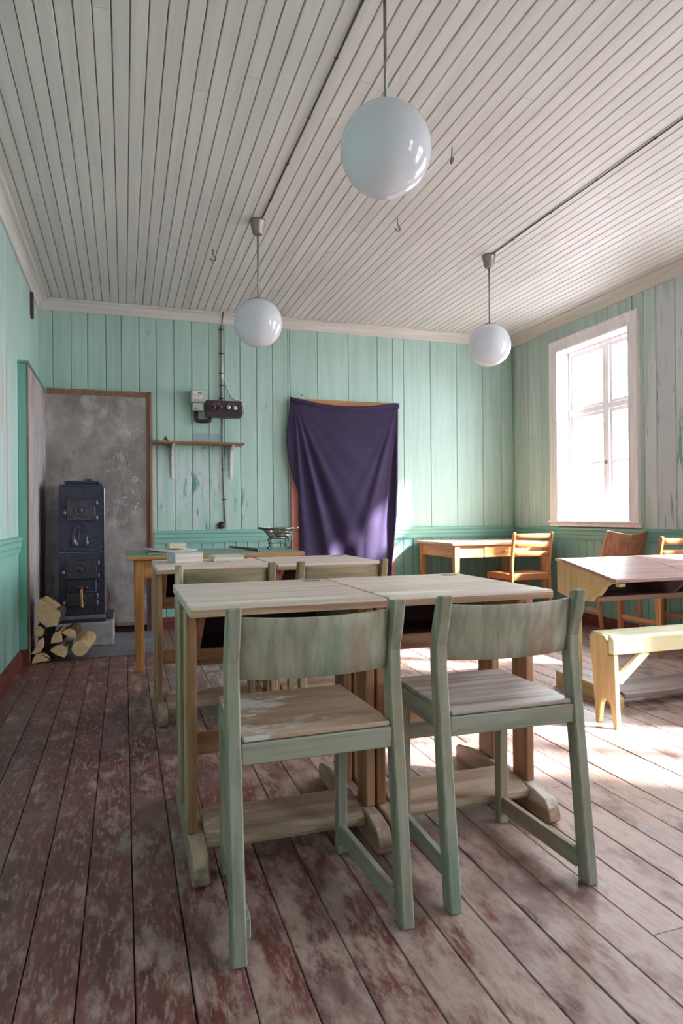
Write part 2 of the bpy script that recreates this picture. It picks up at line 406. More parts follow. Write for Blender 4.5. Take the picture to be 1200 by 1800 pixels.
# the two nails above
m_iron = plain('dark_iron', S(62, 56, 54), .6, .6)
def nail(x, z, label):
    q = M(); q.tube([(x, YB-T+.004, z), (x, YB-T-.022, z+.004)], .0035, 6); tag(q.build('nail', m_iron, None, 0, True), label, 'nail')
nail(1.612, 2.135, 'small nail in the mint wall above the wooden header over the purple curtain')

# ================================================================== FURNITURE
# ---- green school chairs
CH, CHD = S(160, 158, 143), S(134, 134, 118)
CW = S(158, 138, 112)
def chmat(ax): return surf('worn_green_chair_paint_'+ax, CH, CHD, ax, 14, 11, [(CW, .60, 7, 4, [], .09), (S(118, 146, 128), .63, 5, 3, [], .08), (S(88, 76, 60), .735, 14, 3, []), (S(176, 178, 168), .73, 16, 6, [])], .6, 0, .14, False, .06)
def tanmat(ax): return surf('worn_tan_chair_'+ax, S(156, 144, 118), S(130, 117, 92), ax, 14, 11, [(S(150, 118, 92), .66, 6, 4, []), (S(188, 182, 160), .66, 8, 5, [])], .6, 0, .12, False, .05)
m_ply = surf('worn_plywood_seat', S(184, 158, 140), S(160, 130, 110), 'x', 6, 7, [(S(206, 198, 194), .575, 5, 1.6, []), (S(120, 92, 76), .74, 12, 2, [])], .38, 0, .1, False, .05)
m_ply2 = surf('grey_grained_seat', S(178, 166, 158), S(140, 128, 122), 'x', 26, 12, [(S(150, 158, 148), .68, 6, 5, [])], .4, 0, .15, False, .05)
def green_chair(label, loc, rz, seatm, group):
    t = thing('school_chair', label, 'chair', loc, rz, group)
    prof = [(0, 0), (.046, 0), (.094, .44), (.110, .60), (.112, .66), (.094, .72), (.070, .787), (.036, .79), (.052, .72), (.072, .66), (.070, .60), (.052, .44)]
    for s in (-1, 1):
        q = M(); x0, x1 = sorted((s*.22, s*.187)); q.prism(prof, 'x', x0, x1); q.build('leg', chmat('z'), t, .004)
    for s in (-1, 1):
        q = M(); x0, x1 = sorted((s*.185, s*.155)); q.prism([(.392, 0), (.424, 0), (.428, .475), (.388, .475)], 'x', x0, x1); q.build('leg', chmat('z'), t, .003)
        q = M(); q.prism([(s*.187, .09), (s*.186, .09), (s*.185, .41), (s*.184, .43), (s*.163, .43), (s*.165, .09)], 'z', .418, .474); q.build('side_rail', chmat('y'), t, .002)
        q = M(); q.loft([[(s*.192, .036, .038), (s*.172, .036, .038), (s*.172, .036, .088), (s*.192, .036, .088)], [(s*.181, .41, .034), (s*.161, .41, .034), (s*.161, .41, .084), (s*.181, .41, .084)]]); q.build('stretcher', chmat('y'), t, .003)
    B('rear_rail', chmat('x'), t, -.187, .187, .056, .078, .424, .474)
    B('front_rail', chmat('x'), t, -.165, .165, .395, .415, .424, .474)
    B('front_stretcher', chmat('x'), t, -.156, .156, .398, .416, .305, .35)
    q = M(); q.prism([(-.183, .06), (.183, .06), (.183, .10), (.190, .13), (.184, .44), (-.184, .44), (-.190, .13), (-.183, .10)], 'z', .4755, .488); q.build('seat', seatm, t, .003)
    def back(u, v):
        x = -.189+.378*u; k = 1-(2*u-1)**2
        z = .616+.148*v-(.006*k if v > .5 else .004*k)*abs(2*v-1)
        return (x, .095-.026*k-.024*v, z)
    backm = surf('weathered_chair_back', S(170, 164, 147), S(140, 135, 119), 'z', 8, 9, [(S(120, 144, 126), .60, 4, 2.5, [], .10), (S(150, 122, 96), .62, 6, 3, [], .08), (S(84, 74, 60), .72, 13, 2.5, [])], .55, 0, .12, False, .05) if chmat is not tanmat else tanmat('x')
    q = M(); q.grid(back, 14, 4); q.build('backrest', backm, t, .0015, True, 1, .011)
    return t
green_chair('worn green wooden chair on the left with brown scuffed plywood seat', (.440, 1.464, 0), .012, m_ply, 'green school chairs')
c2 = green_chair('worn green wooden chair on the right with grey striped wooden seat', (.984, 1.482, 0), -.01, m_ply2, 'green school chairs')

# ---- pine school desks
DT, DTD = S(222, 204, 192), S(196, 176, 164)
def deskm(ax): return surf('weathered_pine_'+ax, DT, DTD, ax, 26, 12, [(S(158, 148, 142), .67, 9, 12, []), (S(236, 228, 218), .64, 6, 8, []), (S(120, 96, 78), .775, 10, 9, [])], .45, 0, .12, False, .04)
def legm(ax): return surf('brown_pine_'+ax, S(182, 136, 102), S(150, 104, 74), ax, 18, 12, [(S(164, 158, 128), .70, 5, 4, []), (S(92, 66, 48), .76, 10, 4, [])], .55, 0, .12, False, .06)
def palem(ax): return surf('pale_green_brown_pine_'+ax, S(180, 174, 142), S(156, 148, 116), ax, 18, 12, [(S(170, 172, 140), .56, 4, 5, [], .08)], .55, 0, .12, False, .06)
def footm(ax): return surf('scuffed_pine_'+ax, S(184, 160, 142), S(150, 122, 104), ax, 16, 9, [(S(208, 196, 186), .62, 6, 5, []), (S(110, 84, 70), .70, 7, 5, [])], .5, 0, .14, False, .05)
m_maroon = surf('dark_maroon_inside', S(84, 50, 52), S(66, 38, 42), 'x', 12, 9, [(S(120, 90, 84), .75, 8, 5, [])], .6, 0, .1)
m_ink = plain('inkwell_black', S(40, 34, 30), .4)
def pine_desk(label, loc, pale=False, W_=.575):
    t = thing('school_desk', label, 'desk', loc, 0, 'pine pupil desks'); h = W_/2
    q = M(); q.prism([(0, .723), (.66, .723), (.66, .75), (.004, .75), (0, .744)], 'x', -h, h); tp = q.build('top', deskm('x'), t, .002)
    B('front_edge', surf('brown_edge_pine', S(190, 156, 130), S(160, 124, 98), 'x', 22, 12, [(S(214, 196, 180), .66, 8, 6, [])], .5), tp, -h+.001, h-.001, -.0012, .001, .7235, .7425, bevel=0)
    q = M(); q.lathe([(.001, .7485), (.022, .7485), (.026, .7515), (.030, .7512), (.031, .7490)], (.22 if W_ else 0, .60, 0), 18, 1.15, .9); q.build('inkwell', m_ink, t, 0, True)
    for s in (-1, 1):
        x0, x1 = sorted((s*(h-.032), s*(h-.054)))
        q = M(); q.prism([(.085, .722), (.135, .722), (.37, .575), (.60, .575), (.60, .545), (.315, .545)], 'x', x0, x1)
        so = q.build('side_bracket', legm('z'), t, .002)
        q = M(); q.prism([(.136, .722), (.615, .722), (.615, .575), (.37, .575)], 'x', x0+.004, x1-.004); q.build('side_panel', palem('z'), t)
        x0, x1 = sorted((s*h, s*(h-.029)))
        for y0, y1 in ((.115, .205), (.335, .44)):
            q = M(); q.box(x0, x1, y0, y1, .085, .7225); lg = q.build('leg', legm('z'), t, .003)
            if pale and s < 0: B('painted_side', palem('z'), lg, x0-.0015, x0+.0005, y0+.003, y1-.003, .087, .72, bevel=0)
        x0, x1 = sorted((s*h, s*(h-.045)))
        q = M(); q.prism([(-.03, .012), (-.012, 0), (.60, 0), (.60, .05), (.585, .062), (.47, .085), (.06, .085), (.0, .074), (-.022, .052), (-.03, .03)], 'x', x0, x1)
        q.build('runner', footm('y'), t, .004)
    B('compartment_floor', m_maroon, t, -h+.03, h-.03, .335, .615, .548, .566, bevel=.001)
    B('front_lip', legm('x'), t, -h+.03, h-.03, .318, .334, .54, .575, bevel=.002)
    B('back_panel', m_maroon, t, -h+.03, h-.03, .60, .615, .567, .7225, bevel=.001)
    B('upper_rail', legm('x'), t, -h+.029, h-.029, .395, .42, .505, .546)
    B('crossbar', legm('x'), t, -h+.029, h-.029, .40, .42, .21, .282)
    q = M(); q.prism([(.072, .062), (.076, .050), (.225, .088), (.22, .112), (.074, .078)], 'x', -h+.046, h-.046); q.build('footrest', footm('x'), t, .003)
    return t
pine_desk('bare pine school desk in front of the chair with the scuffed brown seat', (.455, 1.832, 0), True)
pine_desk('bare pine school desk in front of the chair with the grey striped seat', (1.040, 1.838, 0))
pine_desk('bare pine school desk farther back with two paperbacks lying on it', (.435, 3.262, 0), True)
pine_desk('bare pine school desk farther back, empty, just before the purple curtain', (1.022, 3.262, 0))
# farther pair of green chairs
tan = 'pale worn chair'
_ch = chmat; chmat = tanmat
green_chair('tan worn chair pushed to the farther desk with the books', (.427, 2.87, 0), 0, m_ply, 'tan chairs at the farther desks')
green_chair('tan worn chair pushed to the farther desk before the purple curtain', (.967, 2.87, 0), 0, m_ply, 'tan chairs at the farther desks')
chmat = _ch

# ---- teacher's table on the left
def om(ax): return surf('orange_pine_'+ax, S(196, 140, 84), S(168, 110, 60), ax, 16, 10, [(S(140, 88, 46), .74, 10, 5, []), (S(212, 176, 128), .68, 6, 5, [])], .45, 0, .1, False, .05)
m_gtop = surf('worn_green_table_top', S(128, 148, 128), S(112, 132, 112), 'x', 14, 8, [(S(190, 150, 104), .66, 7, 6, []), (S(90, 84, 66), .74, 9, 5, [])], .4, 0, .08)
t = thing('teacher_table', 'orange pine table with worn green top holding the silver basket', 'table', (.595, 4.40, 0))
q = M(); q.box(-.582, .582, 0, .72, .722, .75); tp = q.build('top', m_gtop, t, .006, False, 2)
B('edge_band', om('x'), tp, -.583, .583, -.004, .001, .722, .742, bevel=.002)
for s in (-1, 1):
    for y in (.045, .64):
        q = M(); xo = s*.53; xi = s*.475
        q.loft([[(xo, y-.002, .7215), (xi, y-.002, .7215), (xi, y+.053, .7215), (xo, y+.053, .7215)], [(xo-s*.004, y+.002, 0), (xi, y+.002, 0), (xi, y+.050, 0), (xo-s*.004, y+.050, 0)]])
        q.build('leg', om('z'), t, .002)
    x0, x1 = sorted((s*.52, s*.498)); B('side_apron', om('y'), t, x0, x1, .098, .638, .60, .7215)
B('front_apron', om('x'), t, -.474, .474, .058, .078, .60, .7215)
B('back_apron', om('x'), t, -.474, .474, .66, .68, .60, .7215)
q = M(); q.lathe([(.001, -.022), (.012, -.018), (.014, -.010), (.007, -.004), (.007, 0)], (.1, .058, .66), 12, axis='y'); q.build('drawer_knob', om('y'), t, 0, True)

# ---- sunlit pine table in the far right corner
def pm(ax): return surf('honey_pine_'+ax, S(222, 168, 108), S(196, 136, 78), ax, 16, 10, [(S(160, 100, 52), .78, 10, 5, [])], .45, 0, .08, False, .05)
m_topdark = surf('brown_edge_pine_top', S(212, 180, 150), S(190, 150, 120), 'x', 18, 10, [(S(120, 84, 70), .74, 8, 8, [])], .4, 0, .08)
t = thing('pine_table', 'honey pine table with one drawer in the far corner beneath the window', 'table', (3.305, 5.30, 0))
t.location.x = 3.287; t.scale.x = .94
B('top', m_topdark, t, -.55, .555, -.015, .755, .712, .737, bevel=.004)
for s in (-1, 1):
    for y in (.0, .69):
        q = M(); xo = s*.52; xi = s*.465
        q.loft([[(xo, y, .7115), (xi, y, .7115), (xi, y+.05, .7115), (xo, y+.05, .7115)], [(xo-s*.008, y+.006, 0), (xi+s*.006, y+.006, 0), (xi+s*.006, y+.042, 0), (xo-s*.008, y+.042, 0)]])
        q.build('leg', pm('z'), t, .002)
    x0, x1 = sorted((s*.51, s*.49)); B('side_apron', pm('y'), t, x0, x1, .05, .69, .60, .7115)
B('back_apron', pm('x'), t, -.465, .465, .71, .73, .60, .7115)
B('front_apron', pm('x'), t, -.465, -.20, .010, .03, .60, .7115)
B('front_apron', pm('x'), t, .28, .465, .010, .03, .60, .7115)
dr = B('drawer', pm('x'), t, -.198, .278, .004, .03, .602, .708)
q = M(); q.lathe([(.001, -.026), (.013, -.022), (.015, -.012), (.008, -.004), (.008, 0)], (.02, .004, .655), 12, axis='y'); q.build('knob', pm('y'), dr, 0, True)

# ---- ladder back chairs
def lm(ax): return surf('beech_'+ax, S(206, 142, 92), S(182, 116, 70), ax, 18, 10, [(S(226, 176, 130), .68, 6, 5, [])], .42, 0, .06, False, .04)
def ladder_chair(label, loc, rz=0):
    t = thing('ladder_chair', label, 'chair', loc, rz, 'beech ladder back chairs')
    prof = [(.0, 0), (.034, 0), (.062, .42), (.060, .52), (.034, .70), (.006, .83), (-.014, .835), (-.022, .822), (.004, .70), (.028, .52), (.026, .42)]
    for s in (-1, 1):
        x0, x1 = sorted((s*.205, s*.178)); q = M(); q.prism(prof, 'x', x0, x1); q.build('rear_post', lm('z'), t, .006)
        q = M(); q.prism([(.385, 0), (.412, 0), (.422, .44), (.384, .44)], 'x', *sorted((s*.212, s*.182))); q.build('leg', lm('z'), t, .003)
        q = M(); q.loft([[(s*.205, .05, .405), (s*.180, .05, .405), (s*.180, .05, .458), (s*.205, .05, .458)], [(s*.214, .425, .405), (s*.186, .425, .405), (s*.186, .425, .462), (s*.214, .425, .462)]]); q.build('side_rail', lm('y'), t, .004)
        q = M(); q.loft([[(s*.198, .028, .22), (s*.184, .028, .22), (s*.184, .028, .25), (s*.198, .028, .25)], [(s*.204, .39, .22), (s*.190, .39, .22), (s*.190, .39, .25), (s*.204, .39, .25)]]); q.build('stretcher', lm('y'), t, .002)
    B('rear_rail', lm('x'), t, -.179, .179, .03, .052, .405, .462)
    B('front_rail', lm('x'), t, -.184, .184, .392, .412, .395, .44)
    B('rear_stretcher', lm('x'), t, -.179, .179, .018, .032, .14, .17)
    q = M(); q.grid(lambda u, v: (-.178+.356*u, .052+.358*v, .452-.012*math.sin(math.pi*v)*math.sin(math.pi*u)), 8, 8); q.build('seat', lm('y'), t, 0, True, 1, .012)
    for z0, z1 in ((.775, .818), (.695, .738), (.615, .66)):
        yy = lambda z: .018+(.70-z)*.21
        q = M(); q.grid(lambda u, v: (-.180+.36*u, yy(z0+(z1-z0)*v)-.020*(1-(2*u-1)**2), z0+(z1-z0)*v), 10, 2); q.build('slat', lm('x'), t, .002, True, 1, .014)
    return t
lc = ladder_chair('beech ladder back chair in sunlight before the pine table with a drawer', (3.44, 5.05, 0))
copy_thing(lc, 'beech ladder back chair behind the yellow desk, cut by the right edge', (3.66, 3.60, 0), -.02)
def bm_(ax): return surf('red_brown_teak_'+ax, S(212, 154, 124), S(182, 122, 96), ax, 18, 10, [(S(204, 150, 118), .70, 6, 5, [])], .35, 0, .05, False, .04)
t = thing('plywood_chair', 'red brown chair with curved plywood back behind the yellow desk', 'chair', (3.745, 4.26, 0), -.10)
for s in (-1, 1):
    q = M(); q.loft([[(s*.185, .03, 0), (s*.163, .03, 0), (s*.163, .055, 0), (s*.185, .055, 0)], [(s*.200, .075, .42), (s*.172, .075, .42), (s*.172, .118, .42), (s*.200, .118, .42)], [(s*.190, .045, .62), (s*.168, .045, .62), (s*.168, .082, .62), (s*.190, .082, .62)], [(s*.178, -.045, .855), (s*.160, -.045, .86), (s*.160, -.018, .86), (s*.178, -.018, .855)]])
    q.build('rear_post', bm_('z'), t, .004)
    q = M(); q.loft([[(s*.20, .42, 0), (s*.18, .42, 0), (s*.18, .44, 0), (s*.20, .44, 0)], [(s*.190, .37, .42), (s*.162, .37, .42), (s*.162, .41, .42), (s*.190, .41, .42)]]); q.build('leg', bm_('z'), t, .003)
    q = M(); q.loft([[(s*.188, .10, .37), (s*.170, .10, .37), (s*.170, .10, .42), (s*.188, .10, .42)], [(s*.184, .39, .37), (s*.166, .39, .37), (s*.166, .39, .42), (s*.184, .39, .42)]]); q.build('side_rail', bm_('y'), t, .002)
    q = M(); q.loft([[(s*.184, .06, .2), (s*.172, .06, .2), (s*.172, .06, .23), (s*.184, .06, .23)], [(s*.188, .41, .2), (s*.176, .41, .2), (s*.176, .41, .23), (s*.188, .41, .23)]]); q.build('stretcher', bm_('y'), t, .002)
B('front_rail', bm_('x'), t, -.162, .162, .38, .40, .365, .42)
B('rear_rail', bm_('x'), t, -.172, .172, .085, .105, .365, .42)
q = M(); q.grid(lambda u, v: (-.20+.40*u, .10+.35*v, .434-.014*math.sin(math.pi*v)), 8, 8); q.build('seat', bm_('x'), t, .002, True, 1, .012)
q = M(); q.grid(lambda u, v: (-.166+.332*u, .055-.036*(1-(2*u-1)**2)-.095*v, .60+.255*v-(.030*v*(1-abs(2*u-1)**1.3))), 14, 6); q.build('backrest', bm_('z'), t, .002, True, 1, .011)

# ---- yellow double desk on the right
YEL, YELD = S(204, 180, 132), S(186, 160, 112)
def ym(ax): return surf('yellow_painted_wood_'+ax, YEL, YELD, ax, 10, 8, [(S(132, 96, 56), .775, 22, 2, []), (S(222, 200, 150), .72, 7, 4, [])], .5, 0, .08, False, .03)
m_lid = surf('varnished_red_brown_lid', S(176, 136, 132), S(150, 108, 106), 'x', 20, 9, [(S(176, 150, 148), .60, 7, 9, []), (S(96, 56, 54), .74, 9, 6, [])], .34, 0, .05, False, .03, None, .7, 1.0)
m_lidin = surf('grey_brown_shelf', S(112, 92, 92), S(92, 74, 76), 'x', 14, 9, [], .6)
m_fboard = surf('scuffed_grey_brown_board', S(158, 136, 130), S(130, 108, 104), 'x', 18, 8, [(S(182, 168, 162), .62, 6, 6, []), (S(96, 70, 66), .70, 8, 5, [])], .5, 0, .14)
t = thing('double_desk', 'yellow double school desk with sloping varnished red brown lids', 'desk', (2.38, 2.785, 0))
L = 1.06
def sidep():
    p = [(.475, .545), (.475, .722), (.43, .722), (.0, .640)]
    p += [(.012, .632), (.045, .628), (.075, .612), (.098, .585), (.125, .560), (.17, .545), (.185, .520), (.30, .520), (.39, .525)]
    return p
for x0, x1 in ((0, .03), (L-.03, L)):
    q = M(); q.prism(sidep(), 'x', x0, x1); q.build('side_panel', ym('z'), t, .003)
    B('leg', ym('z'), t, x0+.002, x1-.002, .29, .385, .075, .524)
    q = M(); q.prism([(-.02, 0), (.49, 0), (.49, .085), (.10, .085), (.02, .075), (-.02, .05)], 'x', x0-.004, x1+.008); q.build('runner', ym('y'), t, .003)
B('back_ledge', ym('x'), t, -.008, L+.008, .425, .485, .7222, .735)
for x0, x1 in ((-.012, L/2-.002), (L/2+.002, L+.012)):
    q = M(); q.prism([(-.022, .6385), (-.022, .6575), (-.014, .660), (.42, .7385), (.424, .7345), (.424, .7235)], 'x', x0, x1); q.build('lid', m_lid, t, .002)
q = M(); q.prism([(.0, .615), (.0, .634), (.03, .634), (.03, .615)], 'x', .031, .07); q.build('lid_stop', ym('x'), t, .002)
B('compartment_floor', m_lidin, t, .030, L-.030, .19, .46, .524, .540)
B('front_lip', surf('brown_lip', S(150, 118, 100), None, 'x', 14, 9), t, .030, L-.030, .165, .189, .520, .546)
B('back_panel', m_lidin, t, .030, L-.030, .45, .462, .541, .72)
q = M(); q.prism([(.448, .541), (.448, .715), (.02, .634), (.06, .622), (.10, .590), (.14, .556), (.19, .541)], 'x', L/2-.01, L/2+.01); q.build('divider', m_lidin, t, .002)
q = M(); q.prism([(-.02, .07), (.17, .09), (.17, .066), (-.02, .045)], 'x', .045, L-.045); q.build('footboard', m_fboard, t, .003)

# ---- yellow bench
m_bench = surf('cream_yellow_bench_paint', S(226, 222, 190), S(214, 208, 170), 'x', 14, 8, [(S(186, 168, 118), .72, 8, 6, []), (S(120, 92, 70), .79, 16, 3, []), (S(228, 230, 222), .60, 5, 5, [])], .4, 0, .08, False, .03)
t = thing('bench', 'long cream and yellow painted bench with arched foot cutouts', 'bench', (2.14, 2.50, 0))
BL = 1.45
def endp():
    p = [(-.004, 0), (.010, .0)]
    for k in range(9): a = math.pi*(1-k/8); p.append((.070+.038*math.cos(a), .055+.075*math.sin(a)))
    p = [(.0, 0), (.022, 0)]+[(.074+.042*math.cos(math.pi*(1-k/8)), .04+.085*math.sin(math.pi*(1-k/8))) for k in range(9)]+[(.122, 0), (.144, 0)]
    p += [(.165, .25), (.188, .40), (.186, .412), (.10, .422), (.078, .416), (.060, .395), (.055, .365), (.055, .337), (.016, .337)]
    return p
for x0, x1 in ((0, .028), (BL-.028, BL)):
    q = M(); q.prism(endp(), 'x', x0, x1); q.build('end_panel', ym('z'), t, .004)
q = M(); q.box(.0285, BL-.0285, .050, .205, .395, .422); q.build('seat', m_bench, t, .006, False, 2)
q = M(); q.prism([(.016, .339), (.052, .339), (.052, .423), (.030, .423), (.016, .41)], 'x', .0, BL); q.build('front_apron', m_bench, t, .006, False, 2)
for s, x in ((1, .034), (-1, BL-.034)):
    q = M(); q.bar((x, .030, .215), (x+s*.17, .036, .345), .024, .04, (0, 0, 1)); q.build('brace', m_bench, t, .002)

# ---- purple curtain
def curtain_mat():
    g = NT('purple_cloth'); p = g.n('ShaderNodeTexCoord').outputs['Object']
    wv = g.noise(g.vmath('MULTIPLY', p, (600., 600., 60.)), 1, 2); nz = g.noise(p, 6, 3)
    c = g.mix(g.step(nz, .3, .7), S(50, 41, 66), S(57, 47, 75)); c = g.mix(g.math('MULTIPLY', wv, .35), c, S(78, 68, 98))
    g.t.links.new(c, g.b.inputs['Base Color']); g.b.inputs['Roughness'].default_value = .85
    g.b.inputs['Sheen Weight'].default_value = .22; g.b.inputs['Sheen Roughness'].default_value = .4; g.b.inputs['Sheen Tint'].default_value = S(170, 160, 210)
    g.b.inputs['Specular IOR Level'].default_value = .2
    return g.m
m_cur = curtain_mat()
LB = [(2.103, 1.490), (1.95, 1.474), (1.80, 1.452), (1.675, 1.447), (1.55, 1.462), (1.46, 1.480), (1.36, 1.500), (1.28, 1.530), (1.19, 1.555), (.9, 1.562), (.57, 1.565), (.2, 1.57)]
RB = [(2.085, 2.575), (1.9, 2.572), (1.7, 2.566), (1.45, 2.562), (1.249, 2.555), (1.0, 2.540), (.88, 2.528), (.6, 2.498), (.45, 2.485), (.2, 2.47)]
def interp(tab, z):
    for (z0, x0), (z1, x1) in zip(tab, tab[1:]):
        if z >= z1: k = min(max((z0-z)/(z0-z1), 0), 1); return x0+(x1-x0)*k
    return tab[-1][1]
def cur(u, v):
    ztop = 2.103*(1-u)+2.088*u-.060*math.sin(math.pi*min(u*1.06, 1))**.9
    z = ztop-(ztop-.22)*v; xl, xr = interp(LB, z), interp(RB, z); x = xl+(xr-xl)*u
    d = 0
    rx, rz = x-1.52, 2.10-z; r = math.hypot(rx, rz)+1e-4; th = math.atan2(rx, rz)
    for a, wd, am in ((.06, .035, .026), (.215, .040, .050), (.30, .05, -.024), (.40, .06, .020), (.56, .08, .010), (.80, .10, .008)):
        d += am*math.exp(-((th-a)/wd)**2)*min(1., r*1.2)
    rx2, rz2 = 2.565-x, 2.09-z; r_ = math.hypot(rx2, rz2)+1e-4; th2 = math.atan2(rx2, rz2)
    for a, wd, am in ((.03, .02, .030), (.085, .025, -.020), (.16, .045, -.012), (.29, .05, .036), (.42, .06, .012), (.62, .10, .008)):
        d += am*math.exp(-((th2-a)/wd)**2)*min(1., r_*1.1)
    d += .010*math.sin(x*9+z*1.5)*min(1, v*2)
    edge = .03*math.exp(-((u)/.05)**2)
    return (x, 6.028-d-.012*v+edge*.4, z)
q = M(); q.grid(cur, 110, 90); cu = q.build('curtain', m_cur, None, 0, True, 1, .004)
tag(cu, 'dark purple cloth hung over a doorway between salmon frames', 'curtain')
def hem(u, v):      # the folded-over band along the top
    a = cur(u, 0); k = .012*math.sin(u*math.pi*3)
    return (a[0]+.006*(u > .5), a[1]-.013-.004*v, a[2]+.004-(.030+.024*u)*v+k*v*.3)
q = M(); q.grid(hem, 60, 4); q.build('folded_hem', m_cur, cu, 0, True, 1, .005)

# ================================================================== FIRE WALL, STOVE, LOGS
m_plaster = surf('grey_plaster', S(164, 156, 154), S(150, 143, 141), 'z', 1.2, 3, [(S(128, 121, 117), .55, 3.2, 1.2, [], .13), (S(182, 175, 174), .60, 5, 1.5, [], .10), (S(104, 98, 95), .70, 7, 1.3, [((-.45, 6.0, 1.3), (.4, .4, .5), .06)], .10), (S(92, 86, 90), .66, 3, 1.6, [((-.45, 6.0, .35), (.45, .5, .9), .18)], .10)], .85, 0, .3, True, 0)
m_plaster2 = surf('pinkish_plaster', S(176, 166, 164), S(160, 150, 148), 'z', 3, 3, [(S(150, 142, 140), .58, 3, 2, []), (S(100, 94, 102), .62, 3, 2, [((-.62, 6.0, .55), (.3, .55, 1.0), .42)], .10)], .85, 0, .25, True, 0)  # last layer paints soot and the soft shade next to the stove
m_frame = surf('brown_frame_moulding', S(150, 116, 98), S(128, 94, 78), 'z', 18, 10, [(S(182, 160, 142), .70, 9, 8, []), (S(96, 60, 52), .72, 6, 6, [])], .45, 0, .08, True, 0)
FY = 6.03
t = thing('stove_surround', 'grey plaster fire wall in a brown wooden frame with chalk writing behind the stove', 'wall panel', (0, 0, 0))
B('back_panel', m_plaster, t, -.62, .185, FY, YB-T, .085, 2.035, bevel=0)
q = M(); q.prism([(XL+T, .1), (XL+T, 2.05), (-.62, 2.05), (-.62, .02), (XL+T, .02)], 'y', 4.965, YB-T); q.build('side_panel', m_plaster2, t)
B('end_board', m_fgreen, t, XL+T, -.622, 4.948, 4.964, .1, 2.05, bevel=.003)
B('edge_strip', m_frame, t, -.6215, -.612, 4.944, 4.966, .02, 2.052, bevel=.002)
B('end_base', m_red, t, XL+T, -.612, 4.932, 4.947, 0, .1, bevel=.004)
B('side_cap', m_fgreen, t, XL+T, -.606, 4.94, YB-T, 2.052, 2.07, bevel=.004)
q = M(); pr = [(0, 0), (.026, -.012), (.034, -.022), (.048, -.022), (.058, -.008), (.058, 0)]
q.prism([(.185+a, FY+b+.0) for a, b in pr]+[(.243, YB-T), (.185, YB-T)], 'z', 0, 2.083); q.build('frame_stile', m_frame, t)
q = M(); q.prism([(FY+b, 2.035+a*.83) for a, b in pr]+[(YB-T, 2.083), (YB-T, 2.035)], 'x', -.618, .184); q.build('frame_rail', m_frame, t)
B('bottom_rail', m_frame, t, -.07, .184, FY-.006, YB-T, .055, .084)
B('dark_gap', m_floorgap, t, -.10, .184, FY+.02, YB-T, 0, .054, bevel=0)
# chalk strokes
m_chalk = surf('chalk', S(226, 226, 230), S(186, 184, 186), 'x', 1, 60, [(S(150, 146, 144), .56, 90, 1, [])], .95, 0, 0, True, 0)
strokes = [[(410,375),(610,348)],[(540,365),(530,500)],[(555,430),(575,490),(605,420)],[(640,400),(610,430),(650,460),(590,555)],[(690,390),(650,430),(690,470),(615,565)],[(690,440),(710,420),(740,440),(760,420)],
 [(415,585),(460,665),(480,600)],[(490,620),(480,660),(515,655),(500,615)],[(515,665),(525,610),(540,660)],[(615,590),(615,660),(640,620),(650,660)],[(680,640),(695,610),(680,660)],[(720,600),(715,640),(750,620),(740,690)],
 [(285,740),(305,830),(325,815)],[(350,770),(375,760),(350,800)],[(380,750),(400,710),(420,800)],[(430,720),(440,790),(460,700)],[(480,750),(470,800),(510,790)],[(520,690),(545,800)],
 [(250,930),(270,960),(290,930),(310,960)],[(340,920),(370,950)],[(390,910),(410,950)],[(430,900),(450,945)],[(480,900),(510,930)],[(540,890),(560,920),(550,830),(575,890)],
 [(640+r*math.cos(a), 1060+r*.9*math.sin(a)) for r, a in [(8+k*2.2, k*.75) for k in range(22)]],[(680,1040),(720,1120),(735,1075)],
 [(385,1090),(385,1165),(410,1120),(440,1170)],[(480,1050),(500,1100)],[(530,1160),(490,1180),(510,1240),(545,1290)],[(590,1220),(610,1200),(605,1250),(630,1245)],[(670,1190),(675,1225)],[(420,1310),(540,1300)],
 [(410,1335),(470,1380)],[(430,1350),(390,1465)],[(480,1455),(510,1400),(555,1385)],[(600,1390),(630,1440),(690,1375)],[(660,1420),(605,1550)],[(690,1450),(700,1480),(720,1450),(745,1520)],
 [(400,1600),(410,1670),(440,1640)],[(460,1620),(480,1660),(500,1620)],[(520,1660),(540,1580)]]
q = M()
for st in strokes:
    pts = []
    for (a, b) in st:
        pu, pv = 150+a/7.5, 700+b/7.5
        pts.append((min(-.305+(pu-150)*.00464, .18), FY-.0008, 2.01+(pu-150)*.00009-(pv-700)*.00490))
    q.tube(pts, .0028, 5)
ck = q.build('chalk_writing', m_chalk, t, 0, True); ck['kind'] = 'stuff'; ck['label'] = 'faint white chalk handwriting on grey plaster'

# hearth plate and plinth
m_hearth = surf('grey_sheet_metal', S(134, 132, 142), S(118, 115, 124), 'x', 3, 5, [(S(160, 158, 166), .60, 4, 2, []), (S(100, 88, 92), .64, 6, 2, [])], .5, .2, .1, True, 0)
q = M(); q.prism([(-.605, 5.06), (-.3, 5.02), (.10, 5.02), (.27, 5.08), (.27, 6.0), (-.605, 6.0)], 'z', .0015, .0035)
tag(q.build('hearth_plate', m_hearth), 'thin grey metal hearth plate on the floor under the stove', 'hearth plate')
m_conc = surf('grey_concrete', S(164, 158, 158), S(146, 140, 140), 'x', 1, 4, [(S(120, 112, 112), .64, 5, 1, []), (S(190, 186, 188), .66, 6, 1.4, [])], .85, 0, .3, False, 0)
q = M(); q.box(-.50, -.08, 5.44, 6.0, .0045, .185); tag(q.build('stove_plinth', m_conc, None, .012, False, 2), 'rough grey concrete block carrying the black stove', 'plinth')

